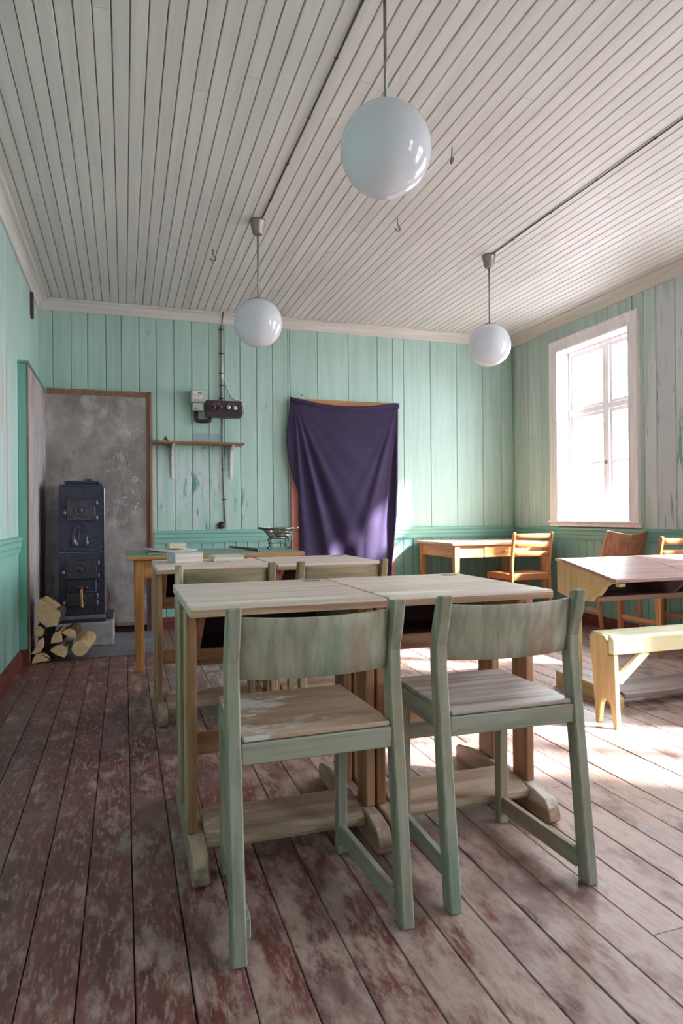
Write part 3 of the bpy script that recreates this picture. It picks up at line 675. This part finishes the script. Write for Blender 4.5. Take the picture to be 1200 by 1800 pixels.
m_stove = surf('blue_black_cast_iron', S(72, 70, 90), S(58, 57, 74), 'z', 1, 12, [(S(84, 78, 84), .72, 6, 1, [])], .38, .35, .05, False, 0)
m_stove2 = surf('worn_cast_iron', S(92, 85, 94), S(72, 66, 76), 'x', 1, 12, [(S(104, 96, 98), .66, 7, 1, [])], .4, .4, .05, False, 0)
m_steel = plain('bright_steel', S(168, 166, 178), .3, .9)
t = thing('stove', 'tall narrow blue black cast iron stove with three doors', 'stove', (-.312, 5.50, 0))
q = M(); q.box(-.165, .165, 0, .40, .24, .722); q.build('lower_body', m_stove, t, .006, False, 2)
q = M(); q.box(-.163, .163, .004, .396, .728, 1.235); q.build('upper_body', m_stove, t, .006, False, 2)
B('joint_strip', m_steel, t, -.166, .166, -.003, .40, .7225, .7275, bevel=.001)
B('corner_strip', m_steel, t, .163, .170, -.004, .01, .25, 1.22, bevel=.002)
B('base_plate', surf('pale_base_iron', S(150, 146, 158), S(120, 116, 128), 'x', 2, 6, [], .4, .5), t, -.175, .170, -.022, .41, .210, .239, bevel=.004)
B('base_ledge', m_stove, t, -.178, .172, -.028, .41, .187, .2095, bevel=.003)
q = M(); q.prism([(-.16, 1.2355), (.16, 1.2355), (.15, 1.252), (-.15, 1.252)], 'y', .006, .39); q.build('top_plate', m_stove, t)
q = M(); q.prism([(-.125, 1.262), (.135, 1.262), (.135, 1.282), (-.105, 1.282), (-.125, 1.274)], 'y', .02, .37); cv = q.build('cover_plate', m_stove, t, .004)
B('cover_foot', m_stove, t, -.115, .125, .05, .34, 1.2525, 1.2615, bevel=.001)
for z0, z1, x0, x1, rr in ((.970, 1.130, -.105, .100, .045), (.522, .664, -.115, .110, .043), (.312, .408, -.112, .100, .040)):
    d = B('door', m_stove2, t, x0, x1, -.016, -.001, z0, z1, bevel=.004)
    cx, cz = (x0+x1)/2-.005, (z0+z1)/2
    q = M(); q.lathe([(.001, -.030), (rr*.3, -.030), (rr*.42, -.022), (rr*.8, -.022), (rr*.9, -.028), (rr, -.026), (rr*1.04, -.016)], (cx, 0, cz), 24, axis='y'); ro = q.build('air_rosette', m_stove2, d, 0, True)
    for zz in (z0+.022, z1-.022):
        q = M(); q.tube([(x1+.012, -.018, zz-.020), (x1+.012, -.018, zz+.020)], .007, 8); q.build('hinge', m_steel, d, 0, True)
        B('hinge_strap', m_stove2, d, x1-.008, x1+.022, -.012, -.001, zz-.007, zz+.007, bevel=.001)
    q = M(); q.lathe([(.001, -.045), (.010, -.042), (.012, -.034), (.006, -.026), (.006, -.004)], (x0-.014, 0, cz-.018), 10, axis='y'); q.build('latch_knob', m_steel, d, 0, True)
    B('latch', m_stove2, d, x0-.026, x0+.01, -.018, -.002, cz-.012, cz+.006, bevel=.002)
B('ash_panel', m_stove, t, -.112, .105, -.006, -.001, .418, .512, bevel=.002)
q = M(); q.tube([(.102, -.008, .512), (.102, -.008, .420), (.03, -.008, .420)], .0028, 6); q.build('panel_bead', m_steel, t, 0, True)
for sx in (-.032, .028):
    q = M(); q.lathe([(.001, -.026), (.012, -.022), (.013, -.012), (.006, -.002)], (sx, 0, .452), 10, axis='y'); q.build('boss', m_stove2, t, 0, True)
m_hwood = surf('turned_beech_handle', S(206, 160, 120), S(176, 118, 84), 'z', 8, 9, [], .4)
q = M(); q.tube([(-.002, -.040, .440), (-.002, -.046, .425), (0, -.046, .38), (.002, -.044, .33), (.002, -.042, .305)], [.010, .011, .008, .0085, .010], 10); q.build('shaker_handle', m_hwood, t, 0, True)
q = M(); q.tube([(-.002, -.008, .452), (-.002, -.030, .450), (-.002, -.042, .438)], [.012, .014, .011], 10); q.build('handle_socket', plain('copper_brown', S(150, 86, 62), .4, .6), t, 0, True)
# relief picture on the middle of the front: tent poles and two small figures
for pts in ([(-.075, .775), (-.070, .85), (-.045, .925)], [(-.045, .925), (-.012, .920)], [(-.012, .920), (-.030, .778)], [(-.08, .775), (.06, .768), (.085, .775)]):
    q = M(); q.tube([(x, -.002, z) for x, z in pts], .004, 6); q.build('relief_line', m_stove2, t, 0, True)
for fx, fz, hh in ((-.055, .775, .085), (.035, .775, .072), (-.040, .775, .05)):
    q = M(); q.lathe([(.014, 0), (.016, hh*.3), (.010, hh*.65), (.004, hh*.75), (.007, hh*.86), (.004, hh), (.0005, hh*1.05)], (fx, -.001, fz), 10, 1, .5); q.build('relief_figure', surf('polished_relief', S(128, 126, 140), S(90, 88, 102), 'x', 1, 20, [], .3, .6), t, 0, True)

m_stone = surf('dark_rough_stone', S(96, 88, 88), S(62, 56, 56), 'x', 1, 16, [(S(140, 132, 130), .66, 18, 1, [])], .9, 0, .4)
q = M(); q.box(-.135, -.083, 5.58, 5.70, .186, .252); tag(q.build('stone_block', m_stone, None, .006), 'small dark rough stone block on the plinth right of the stove', 'stone')
m_tile = surf('red_brown_clay', S(120, 74, 68), S(94, 54, 50), 'x', 1, 10, [], .7)
q = M(); q.loft([[(-.134, 5.735, .187), (-.124, 5.735, .187), (-.124, 5.80, .187), (-.134, 5.80, .187)], [(-.120, 5.735, .395), (-.108, 5.735, .385), (-.108, 5.80, .385), (-.120, 5.80, .395)]]); tag(q.build('clay_tile', m_tile, None, .003), 'red brown tile standing on the plinth between stove and fire wall', 'tile')
q = M(); pts = []
for k in range(14): pts.append((-.29+.004*k+.012*math.sin(k*2.3), 5.66+.012*math.cos(k*1.7), 1.2905+.008*abs(math.sin(k*1.3))))
q.tube(pts, .007, 7); tag(q.build('rag', plain('soot_grey', S(96, 92, 94), .9)), 'small grey crumpled rag lying on the stove top', 'rag')

# logs: end-grain outline, length along the room
def endm(): 
    g = NT('cut_log_end'); p = g.n('ShaderNodeTexCoord').outputs['Object']
    nz = g.noise(p, 26, 5, .6); wv = g.noise(g.vmath('MULTIPLY', p, (60., 4., 60.)), 1, 3)
    c = g.mix(g.step(nz, .35, .65), S(240, 200, 152), S(250, 222, 178)); c = g.mix(g.math('MULTIPLY', wv, .3), c, S(176, 136, 92))
    g.t.links.new(c, g.b.inputs['Base Color']); g.b.inputs['Roughness'].default_value = .75; return g.m
m_end = endm()
m_bark = surf('brown_bark', S(112, 84, 66), S(74, 54, 44), 'y', 3, 14, [(S(150, 132, 118), .66, 10, 3, [])], .85, 0, .6)
m_birch = surf('birch_bark', S(196, 186, 178), S(150, 138, 130), 'y', .4, 10, [(S(70, 56, 50), .68, 12, .4, [])], .7, 0, .4)
m_split = surf('split_log_face', S(222, 186, 140), S(196, 154, 108), 'y', 14, 10, [], .7, 0, .2)
LX = lambda a: .024+(-.1403+((20+a/6)-28)*.000712)*5.0
LZ = lambda b: 1-((1020+b/6)-905)*(4.62/1164.)
def log(label, pts, yf, ln, side, splits=(), dx=0., dz=0., tilt=0.):
    P = [(LX(a), LZ(b)) for a, b in pts]
    cx = sum(p[0] for p in P)/len(P); zmin = min(p[1] for p in P)
    base_z = max(zmin+dz, 0.002)
    q = M(); n = len(P)
    rings = [[(x-cx, 0, z-zmin) for x, z in P], [((x-cx)*.96+dx, ln, (z-zmin)*.97+tilt) for x, z in P]]
    rv = [[q.b.verts.new(p) for p in r] for r in rings]
    f0 = q.b.faces.new(rv[0]); f0.material_index = 0; f1 = q.b.faces.new(rv[1]); f1.material_index = 0
    for i in range(n):
        f = q.b.faces.new((rv[0][i], rv[0][(i+1) % n], rv[1][(i+1) % n], rv[1][i])); f.material_index = 2 if i in splits else 1
    o = q.build('firewood_log', [m_end, side, m_split], None, .003); o.location = (cx, yf, base_z)
    tag(o, label, 'log', 'firewood logs beside the stove'); return o
def arc(cx, cy, rx, ry, a0, a1, n=9): return [(cx+rx*math.cos(math.radians(a0+(a1-a0)*k/n)), cy+ry*math.sin(math.radians(a0+(a1-a0)*k/n))) for k in range(n+1)]
log('half log with flat underside lying on the floor at the left of the woodpile', [(172, 872)]+arc(275, 862, 100, 95, 185, 355)+[(385, 850)], 4.955, .26, m_bark, (), 0, 0)
log('crescent shaped split log in the woodpile under the small round log', [(160, 762), (210, 700), (235, 640), (290, 598), (303, 650), (295, 700), (265, 748), (200, 772)], 4.975, .26, m_bark, (0, 1, 2), 0, .026)
log('small round log in the woodpile nearest the green board', arc(246, 538, 52, 58, 0, 330, 11), 4.985, .24, m_bark, (), 0, .026)
log('half log with birch bark lying in the middle of the woodpile', [(358, 738), (420, 700), (480, 690), (525, 720), (556, 700), (552, 770), (522, 828), (440, 795)], 4.95, .28, m_birch, (), 0.02, .030)
log('quarter log standing over the birch barked log in the woodpile', [(368, 680), (375, 620), (410, 565), (462, 548), (490, 600), (494, 668), (440, 672)], 4.985, .28, m_bark, (3,), 0.02, .030)
log('half log with thick dark bark on the upper right of the woodpile', [(488, 552), (530, 524), (580, 516), (630, 536), (648, 580), (640, 622), (590, 618), (530, 588)], 4.985, .28, m_bark, (5, 6, 7), .02, .020)
log('thick round log on the floor at the right end of the woodpile', arc(688, 738, 92, 84, 0, 330, 13), 4.95, .30, m_split, (), .045, .030, .02)
log('largest split log lying on top of the woodpile', [(250, 196), (330, 250), (422, 312), (470, 330), (482, 370), (455, 450), (436, 486), (330, 496), (250, 432), (216, 330)], 4.965, .26, m_bark, (0, 1), .02, .026)

# ================================================================== SMALL THINGS
m_paper = plain('white_paper', S(226, 222, 216), .7)
m_paper2 = surf('book_pages', S(222, 214, 204), S(196, 186, 174), 'x', 40, 40, [], .8, 0, .1)
def book(label, loc, rz, wx, wy, h, cover, group=None):
    t = thing('book', label, 'book', loc, rz, group)
    B('pages', m_paper2, t, -wx/2+.004, wx/2-.004, -wy/2+.004, wy/2-.004, .003, h-.003, bevel=.001)
    B('cover', cover, t, -wx/2, wx/2, -wy/2, wy/2, h-.003, h, bevel=.001)
    B('cover', cover, t, -wx/2, wx/2, -wy/2, wy/2, 0, .003, bevel=.001)
    B('spine', cover, t, -wx/2-.003, -wx/2+.0035, -wy/2, wy/2, .0, h, bevel=.001)
    return t
m_cov1 = surf('grey_white_cover', S(206, 206, 206), S(180, 180, 182), 'x', 2, 12, [], .5)
m_cov2 = surf('mottled_cover', S(214, 206, 192), S(176, 166, 146), 'x', 1, 20, [], .5)
book('thick white paperback on the left of the farther pine desk', (.315, 3.70, .7505), .16, .150, .20, .056, m_cov1)
book('thinner bent paperback beside the thick white book', (.545, 3.72, .7505), .10, .165, .145, .030, m_cov2)
# teacher table: papers, notebook, pointer, basket
q = M(); q.grid(lambda u, v: (-.13+.26*u, -.16+.32*v, .003+.012*(u-.5)**2+.010*v*v), 6, 6)
o = q.build('paper_sheet', m_paper, None, 0, True, 1, .002); o.location = (.30, 4.66, .7645); o.rotation_euler = (0, 0, .3); tag(o, 'loose curled white sheet on the green table top', 'paper')
book('small cream notebook on the papers on the green table top', (.345, 4.69, .783), .05, .105, .15, .030, surf('cream_cover', S(240, 232, 200), S(226, 216, 180), 'x', 2, 9, [], .5))
book('thin grey booklet under the loose sheet on the green table', (.225, 4.60, .7505), -.1, .15, .20, .012, surf('dull_brown_cover', S(120, 116, 100), S(100, 96, 84), 'x', 2, 9, [], .6))
m_dkwood = surf('dark_stick_wood', S(110, 96, 86), S(84, 72, 66), 'x', 16, 10, [], .5)
q = M(); q.loft([[(-.15, -.012, .022), (-.15, .012, .022), (-.15, .012, .034), (-.15, -.012, .034)], [(.15, -.018, .0), (.15, .018, .0), (.15, .018, .022), (.15, -.018, .022)]])
o = q.build('wooden_wedge', m_dkwood, None, .002); o.location = (.80, 4.62, .7505); o.rotation_euler = (0, .0, -1.0); tag(o, 'dark wooden wedge shaped stick lying on the green table top', 'stick')
m_silver = plain('tarnished_silver', S(170, 164, 158), .28, .95)
m_dsilver = plain('dark_tarnished_silver', S(96, 98, 98), .35, .9)
t = thing('silver_basket', 'tarnished silver openwork basket on four curved legs', 'basket', (1.08, 4.78, .7505))
q = M(); pr = [(.030, .082), (.060, .090), (.080, .108), (.094, .130), (.112, .146), (.128, .152)]
n = 44; rings = [[(r*1.0*math.cos(2*math.pi*k/n), r*.8*math.sin(2*math.pi*k/n), z) for k in range(n)] for r, z in pr]
q.loft(rings, caps=False); o = q.build('pierced_bowl', m_silver, t, 0, False)
d = o.modifiers.new('wire', 'WIREFRAME'); d.thickness = .015; d.use_even_offset = False
q = M(); q.lathe([(.001, .078), (.034, .080), (.036, .084), (.001, .084)], (0, 0, 0), 20, 1, .8); q.build('bowl_bottom', m_silver, t, 0, True)
q = M(); rr = [(.130*math.cos(2*math.pi*k/36), .105*math.sin(2*math.pi*k/36), .154+.004*math.sin(k*2.1)) for k in range(37)]; q.tube(rr, .0045, 6); q.build('rim', m_silver, t, 0, True)
for s in (-1, 1):
    q = M(); q.tube([(s*.118, -.03, .152), (s*.142, -.02, .158), (s*.150, 0, .156), (s*.142, .02, .158), (s*.118, .03, .152)], .0065, 8); q.build('handle', m_dsilver if s < 0 else m_silver, t, 0, True)
    for s2 in (-1, 1):
        q = M(); q.tube([(s*.052, s2*.035, .086), (s*.070, s2*.04, .074), (s*.062, s2*.042, .045), (s*.058, s2*.045, .025), (s*.072, s2*.05, .006), (s*.080, s2*.054, .005)], [.005, .006, .005, .005, .006, .005], 7); q.build('leg', m_dsilver, t, 0, True)
q = M(); q.tube([(-.085, -.03, .044), (0, -.036, .047), (.075, -.03, .044)], .0035, 6); q.build('stretcher', m_dsilver, t, 0, True)

# ---- wall shelf with brackets and hooks
m_shelf = surf('brown_shelf_wood', S(166, 120, 84), S(140, 98, 66), 'x', 18, 9, [], .5)
m_white = plain('white_enamel', S(224, 222, 222), .35)
t = thing('wall_shelf', 'brown wooden wall shelf on two white metal brackets', 'shelf', (.65, YB-T, 1.635))
B('board', m_shelf, t, -.40, .385, -.185, 0, 0, .018)
for x in (-.235, .285):
    q = M(); q.prism([(0, -.30), (-.008, -.30), (-.034, -.10), (-.060, -.045), (-.165, -.010), (-.165, 0), (0, 0)], 'x', x-.012, x+.012); bk = q.build('bracket', m_white, t, .003)
    q = M(); q.prism([(-.009, -.29), (-.013, -.29), (-.030, -.05), (-.026, -.05)], 'x', x-.004, x+.004); q.build('bracket_rib', m_white, bk, .001)
for x in (-.275, .035, .115):
    q = M(); q.tube([(x, -.05, .0), (x, -.052, -.022), (x, -.066, -.030), (x, -.074, -.020)], .004, 6); hk = q.build('hook', m_steel, t, 0, True)
    if x < .1: q = M(); q.tube([(x-.025, -.056, -.024), (x+.022, -.056, -.026)], .003, 6); q.build('hook_arm', m_steel, hk, 0, True)
q = M(); q.grid(lambda u, v: (-.05+.10*u, -.05+.10*v, 0.004+.050*math.exp(-((u-.62)/.16)**2)*(1-.5*v)), 10, 6)
o = q.build('crumpled_paper', m_paper, None, 0, True, 1, .0015); o.location = (.335, 6.00, 1.6545); tag(o, 'crumpled white paper on the left end of the wall shelf', 'paper')
q = M(); q.tube([(-.03, 0, .004), (0, .008, .006), (.03, -.002, .004)], .004, 6); o = q.build('dark_pencil', m_iron, None, 0, True); o.location = (.29, 5.97, 1.6535); tag(o, 'short dark pencil stub lying beside crumpled paper on the shelf', 'pencil')
q = M(); q.box(-.05, .05, -.02, .02, 0, .010); o = q.build('white_cleat', m_white, None, .003); o.location = (.87, 6.02, 1.6535); tag(o, 'flat white plastic piece on the shelf near the thin pipe', 'plastic piece')
g = NT('clear_sheet'); tr = g.n('ShaderNodeBsdfTransparent'); mx = g.n('ShaderNodeMixShader', {0: .26, 1: tr.outputs[0], 2: g.b.outputs[0]}); g.b.inputs['Base Color'].default_value = S(186, 200, 214); g.b.inputs['Roughness'].default_value = .25; g.t.links.new(mx.outputs[0], g.out.inputs[0])
q = M(); q.box(-.135, .135, -.001, 0, 0, .085); o = q.build('clear_sheet', g.m); o.location = (.735, YB-T-.0015, 1.664); tag(o, 'faint bluish transparent sheet fixed to the wall above the shelf', 'sheet')

# ---- electrics
m_pipe = surf('grey_white_conduit', S(184, 184, 176), S(150, 148, 140), 'z', 8, 12, [(S(110, 96, 84), .70, 12, 3, [])], .45, .2, .05, True, 0)
m_black = plain('black_bakelite', S(46, 40, 44), .32)
m_bake = surf('brown_black_bakelite', S(62, 50, 54), S(50, 40, 45), 'x', 3, 8, [], .3, 0, .02)
m_meter = plain('meter_grey', S(178, 180, 170), .45)
WY = YB-T
def pipe(name, label, pts, r, clips=(), mat=None):
    q = M(); q.tube(pts, r, 10); o = q.build(name, mat or m_pipe, None, 0, True); tag(o, label, 'pipe')
    for (x, z) in clips:
        q = M(); q.tube([(x-r*2.2, WY-.002, z), (x-r*1.2, WY-r*1.6, z), (x, WY-r*2.35, z), (x+r*1.2, WY-r*1.6, z), (x+r*2.2, WY-.002, z)], .0035, 6); q.build('pipe_clip', m_iron, o, 0, True)
pipe('upper_conduit', 'thick grey conduit pipe running from the cornice down to the fuse box', [(.857, WY-.012, 2.735), (.857, WY-.012, 2.045)], .0105, [(.857, z) for z in (2.70, 2.48, 2.30, 2.19, 2.07)])
pipe('lower_conduit', 'thin grey conduit pipe from the fuse box down past the shelf', [(.862, WY-.009, 1.888), (.864, WY-.009, 1.70), (.868, WY-.009, 1.3), (.882, WY-.009, .91)], .0075, [(.866, 1.42), (.874, 1.15)])
q = M(); q.tube([(.860, WY-.03, 2.75), (.856, WY-.075, 2.77), (.862, WY-.080, 2.82), (.866, WY-.083, ZC)], .005, 8); tag(q.build('conduit_bend', m_iron, None, 0, True), 'dark cable bending over the cornice above the thick conduit', 'cable')
q = M(); q.tube([(.872, WY-.03, 2.24), (.90, WY-.012, 2.19), (.945, WY-.010, 2.09), (.985, WY-.010, 2.064), (1.034, WY-.010, 2.058), (1.056, WY-.010, 2.0), (1.058, WY-.010, 1.93)], .005, 8); tag(q.build('white_cable', m_white, None, 0, True), 'thin white cable looping from the conduit over the fuse box', 'cable')
q = M(); q.lathe([(.001, -.034), (.026, -.034), (.030, -.028), (.031, -.004), (.034, 0)], (.845, WY, .912), 22, axis='y'); so = q.build('wall_socket', m_black, None, 0, True); tag(so, 'round black socket low on the wall at the end of the thin pipe', 'socket')
t = thing('electricity_meter', 'grey electricity meter box on the mint wall beside the fuse box', 'meter', (.632, WY, 1.94))
q = M(); q.box(-.062, .062, -.10, 0, .072, .182); bd = q.build('housing', m_meter, t, .010, False, 2)
B('terminal_cover', m_meter, t, -.045, .050, -.085, 0, 0, .0715, bevel=.006)
B('dial_plate', m_paper, t, -.045, .045, -.1025, -.0995, .105, .170, bevel=.001)
for a, b, c, d_ in ((-.0, .038, .150, .157), (-.038, .030, .135, .138), (-.038, .020, .122, .125)): B('dial_mark', m_iron, t, a, b, -.1035, -.1024, c, d_, bevel=0)
q = M(); q.lathe([(.001, -.090), (.006, -.088), (.006, -.08)], (-.012, 0, .022), 8, axis='y'); q.build('screw', m_iron, t, 0, True)
q = M(); q.tube([(.622, WY-.045, 1.939), (.622, WY-.045, 1.885), (.635, WY-.045, 1.858), (.665, WY-.045, 1.850), (.72, WY-.045, 1.852), (.745, WY-.045, 1.862), (.745, WY-.045, 1.885)], .020, 10); tag(q.build('meter_cable', m_black, None, 0, True), 'thick black conduit looping under the meter to the fuse box', 'cable')
t = thing('fuse_box', 'dark brown bakelite fuse box with two white and two black fuses', 'fuse box', (.868, WY, 1.889))
q = M(); q.prism([(-.158, .003), (-.155, 0), (.145, 0), (.160, .016), (.160, .150), (-.158, .150)], 'y', -.085, 0); q.build('housing', m_bake, t, .008, False, 2)
for x, z, mt in ((-.098, .090, m_black), (-.038, .086, m_black), (.036, .090, m_white), (.096, .086, m_white)):
    q = M(); q.lathe([(.001, -.112), (.010, -.112), (.016, -.108), (.018, -.098), (.018, -.084)], (x, 0, z), 18, axis='y'); fz = q.build('fuse_cap', mt, t, 0, True)
    q = M(); q.lathe([(.0185, -.090), (.023, -.090), (.024, -.084), (.0185, -.084)], (x, 0, z), 18, axis='y'); q.build('fuse_ring', m_bake if mt is m_white else plain('rose_ring', S(150, 110, 112), .4), fz, 0, True)
    q = M(); q.lathe([(.001, -.1145), (.006, -.1145), (.006, -.111)], (x, 0, z), 10, axis='y'); q.build('fuse_window', m_latch, fz, 0, True)
for x in (-.068, .066):
    lp = B('label_plate', plain('plate_rose', S(140, 112, 112), .4, .3), t, x-.028, x+.028, -.0875, -.084, .112, .128, bevel=.002)
    B('label_strip', m_black, lp, x-.018, x+.016, -.0885, -.0874, .116, .124, bevel=0)

# ---- globe lamps
def opal():
    g = NT('opal_glass'); g.b.inputs['Base Color'].default_value = S(228, 230, 236); g.b.inputs['Roughness'].default_value = .06
    g.b.inputs['Subsurface Weight'].default_value = .0; g.b.inputs['Specular IOR Level'].default_value = .55; g.b.inputs['Coat Weight'].default_value = .5; g.b.inputs['Coat Roughness'].default_value = .02
    tl = g.n('ShaderNodeBsdfTranslucent', {0: S(236, 238, 244)}); mx = g.n('ShaderNodeMixShader', {0: .28, 1: g.b.outputs[0], 2: tl.outputs[0]}); g.t.links.new(mx.outputs[0], g.out.inputs[0]); return g.m
m_opal = opal()
m_alu = plain('dull_nickel', S(150, 146, 136), .38, .75)
def lamp(label, x, y):
    t = thing('pendant_lamp', label, 'lamp', (x, y, ZC), 0, 'white globe pendant lamps'); zc = -.643
    q = M(); q.lathe([(.048, 0), (.050, -.008), (.047, -.012), (.034, -.075), (.030, -.088), (.012, -.092), (.004, -.092)], (0, 0, 0), 24); q.build('canopy', m_alu, t, 0, True)
    q = M(); q.tube([(0, 0, -.085), (0, 0, zc+.15)], .0055, 10); q.build('rod', m_alu, t, 0, True)
    q = M(); n_ = 28; pr_ = [(max(.150*math.sin(math.pi*k/n_), .0008), zc-.150*math.cos(math.pi*k/n_)) for k in range(n_+1) if not k > n_-2]
    q.lathe(pr_, (0, 0, 0), 48); q.build('globe', m_opal, t, 0, True)
    q = M(); q.lathe([(.052, zc+.138), (.052, zc+.145), (.040, zc+.152), (.012, zc+.158), (.006, zc+.17)], (0, 0, 0), 24); q.build('globe_cap', m_alu, t, 0, True)
lamp('nearest white globe lamp on a long rod, largest in the photo', .828, 2.02)
lamp('white globe lamp hanging before the back wall left of the purple curtain', .806, 4.086)
lamp('white globe lamp hanging before the far right corner beside the window', 2.490, 4.159)
m_cab = plain('dark_ceiling_cable', S(70, 64, 60), .6)
for x, y1, label in ((.825, 4.04, 'dark cable along the ceiling boards to the left hand globe lamp'), (2.495, 4.11, 'dark cable along the ceiling boards to the globe lamp by the window')):
    q = M(); q.tube([(x, y1-k*.5+.0, ZC-.005+.002*math.sin(k*2.)) for k in range(12)], .0042, 6); o = q.build('ceiling_cable', m_cab, None, 0, True); tag(o, label, 'cable')
    for k in range(10):
        q = M(); q.tube([(x-.009, y1-.25-k*.42, ZC-.001), (x, y1-.25-k*.42, ZC-.0125), (x+.009, y1-.25-k*.42, ZC-.001)], .002, 5); q.build('cable_clip', m_iron, o, 0, True)
m_rust = plain('rusty_hook', S(98, 72, 58), .6, .5)
def hook(x, y, rz, label):
    q = M(); q.tube([(0, 0, 0.004), (0, 0, -.035), (.006, 0, -.045), (.020, 0, -.058), (.018, 0, -.074), (.002, 0, -.080), (-.014, 0, -.072), (-.018, 0, -.062)], .003, 6)
    o = q.build('ceiling_hook', m_rust, None, 0, True); o.location = (x, y, ZC); o.rotation_euler = (0, 0, rz); tag(o, label, 'hook', 'ceiling hooks')
hook(.597, 4.62, 0, 'small iron hook in the ceiling left of the left hand globe lamp')
hook(1.63, 3.80, .2, 'small iron hook in the ceiling below the nearest globe lamp in the photo')
hook(1.579, 2.98, 1.4, 'small iron hook in the ceiling just right of the nearest globe lamp')
q = M(); q.prism([(5.60, 2.745), (5.66, 2.745), (5.665, 2.57), (5.645, 2.54), (5.605, 2.56)], 'x', XL+T, XL+T+.022); o = q.build('wooden_peg', surf('dark_red_wood', S(88, 54, 48), None, 'z', 9, 9), None, .004); tag(o, 'dark red wooden peg board high on the left wall under the cornice', 'peg')
# thin electric cable in the far right corner
q = M(); q.tube([(XR-T-.02, YB-T-.008, 2.75), (XR-T-.02, YB-T-.008, .875)], .007, 8); tag(q.build('corner_pipe', m_raily, None, 0, True), 'mint painted thin pipe running down the far right corner', 'pipe')
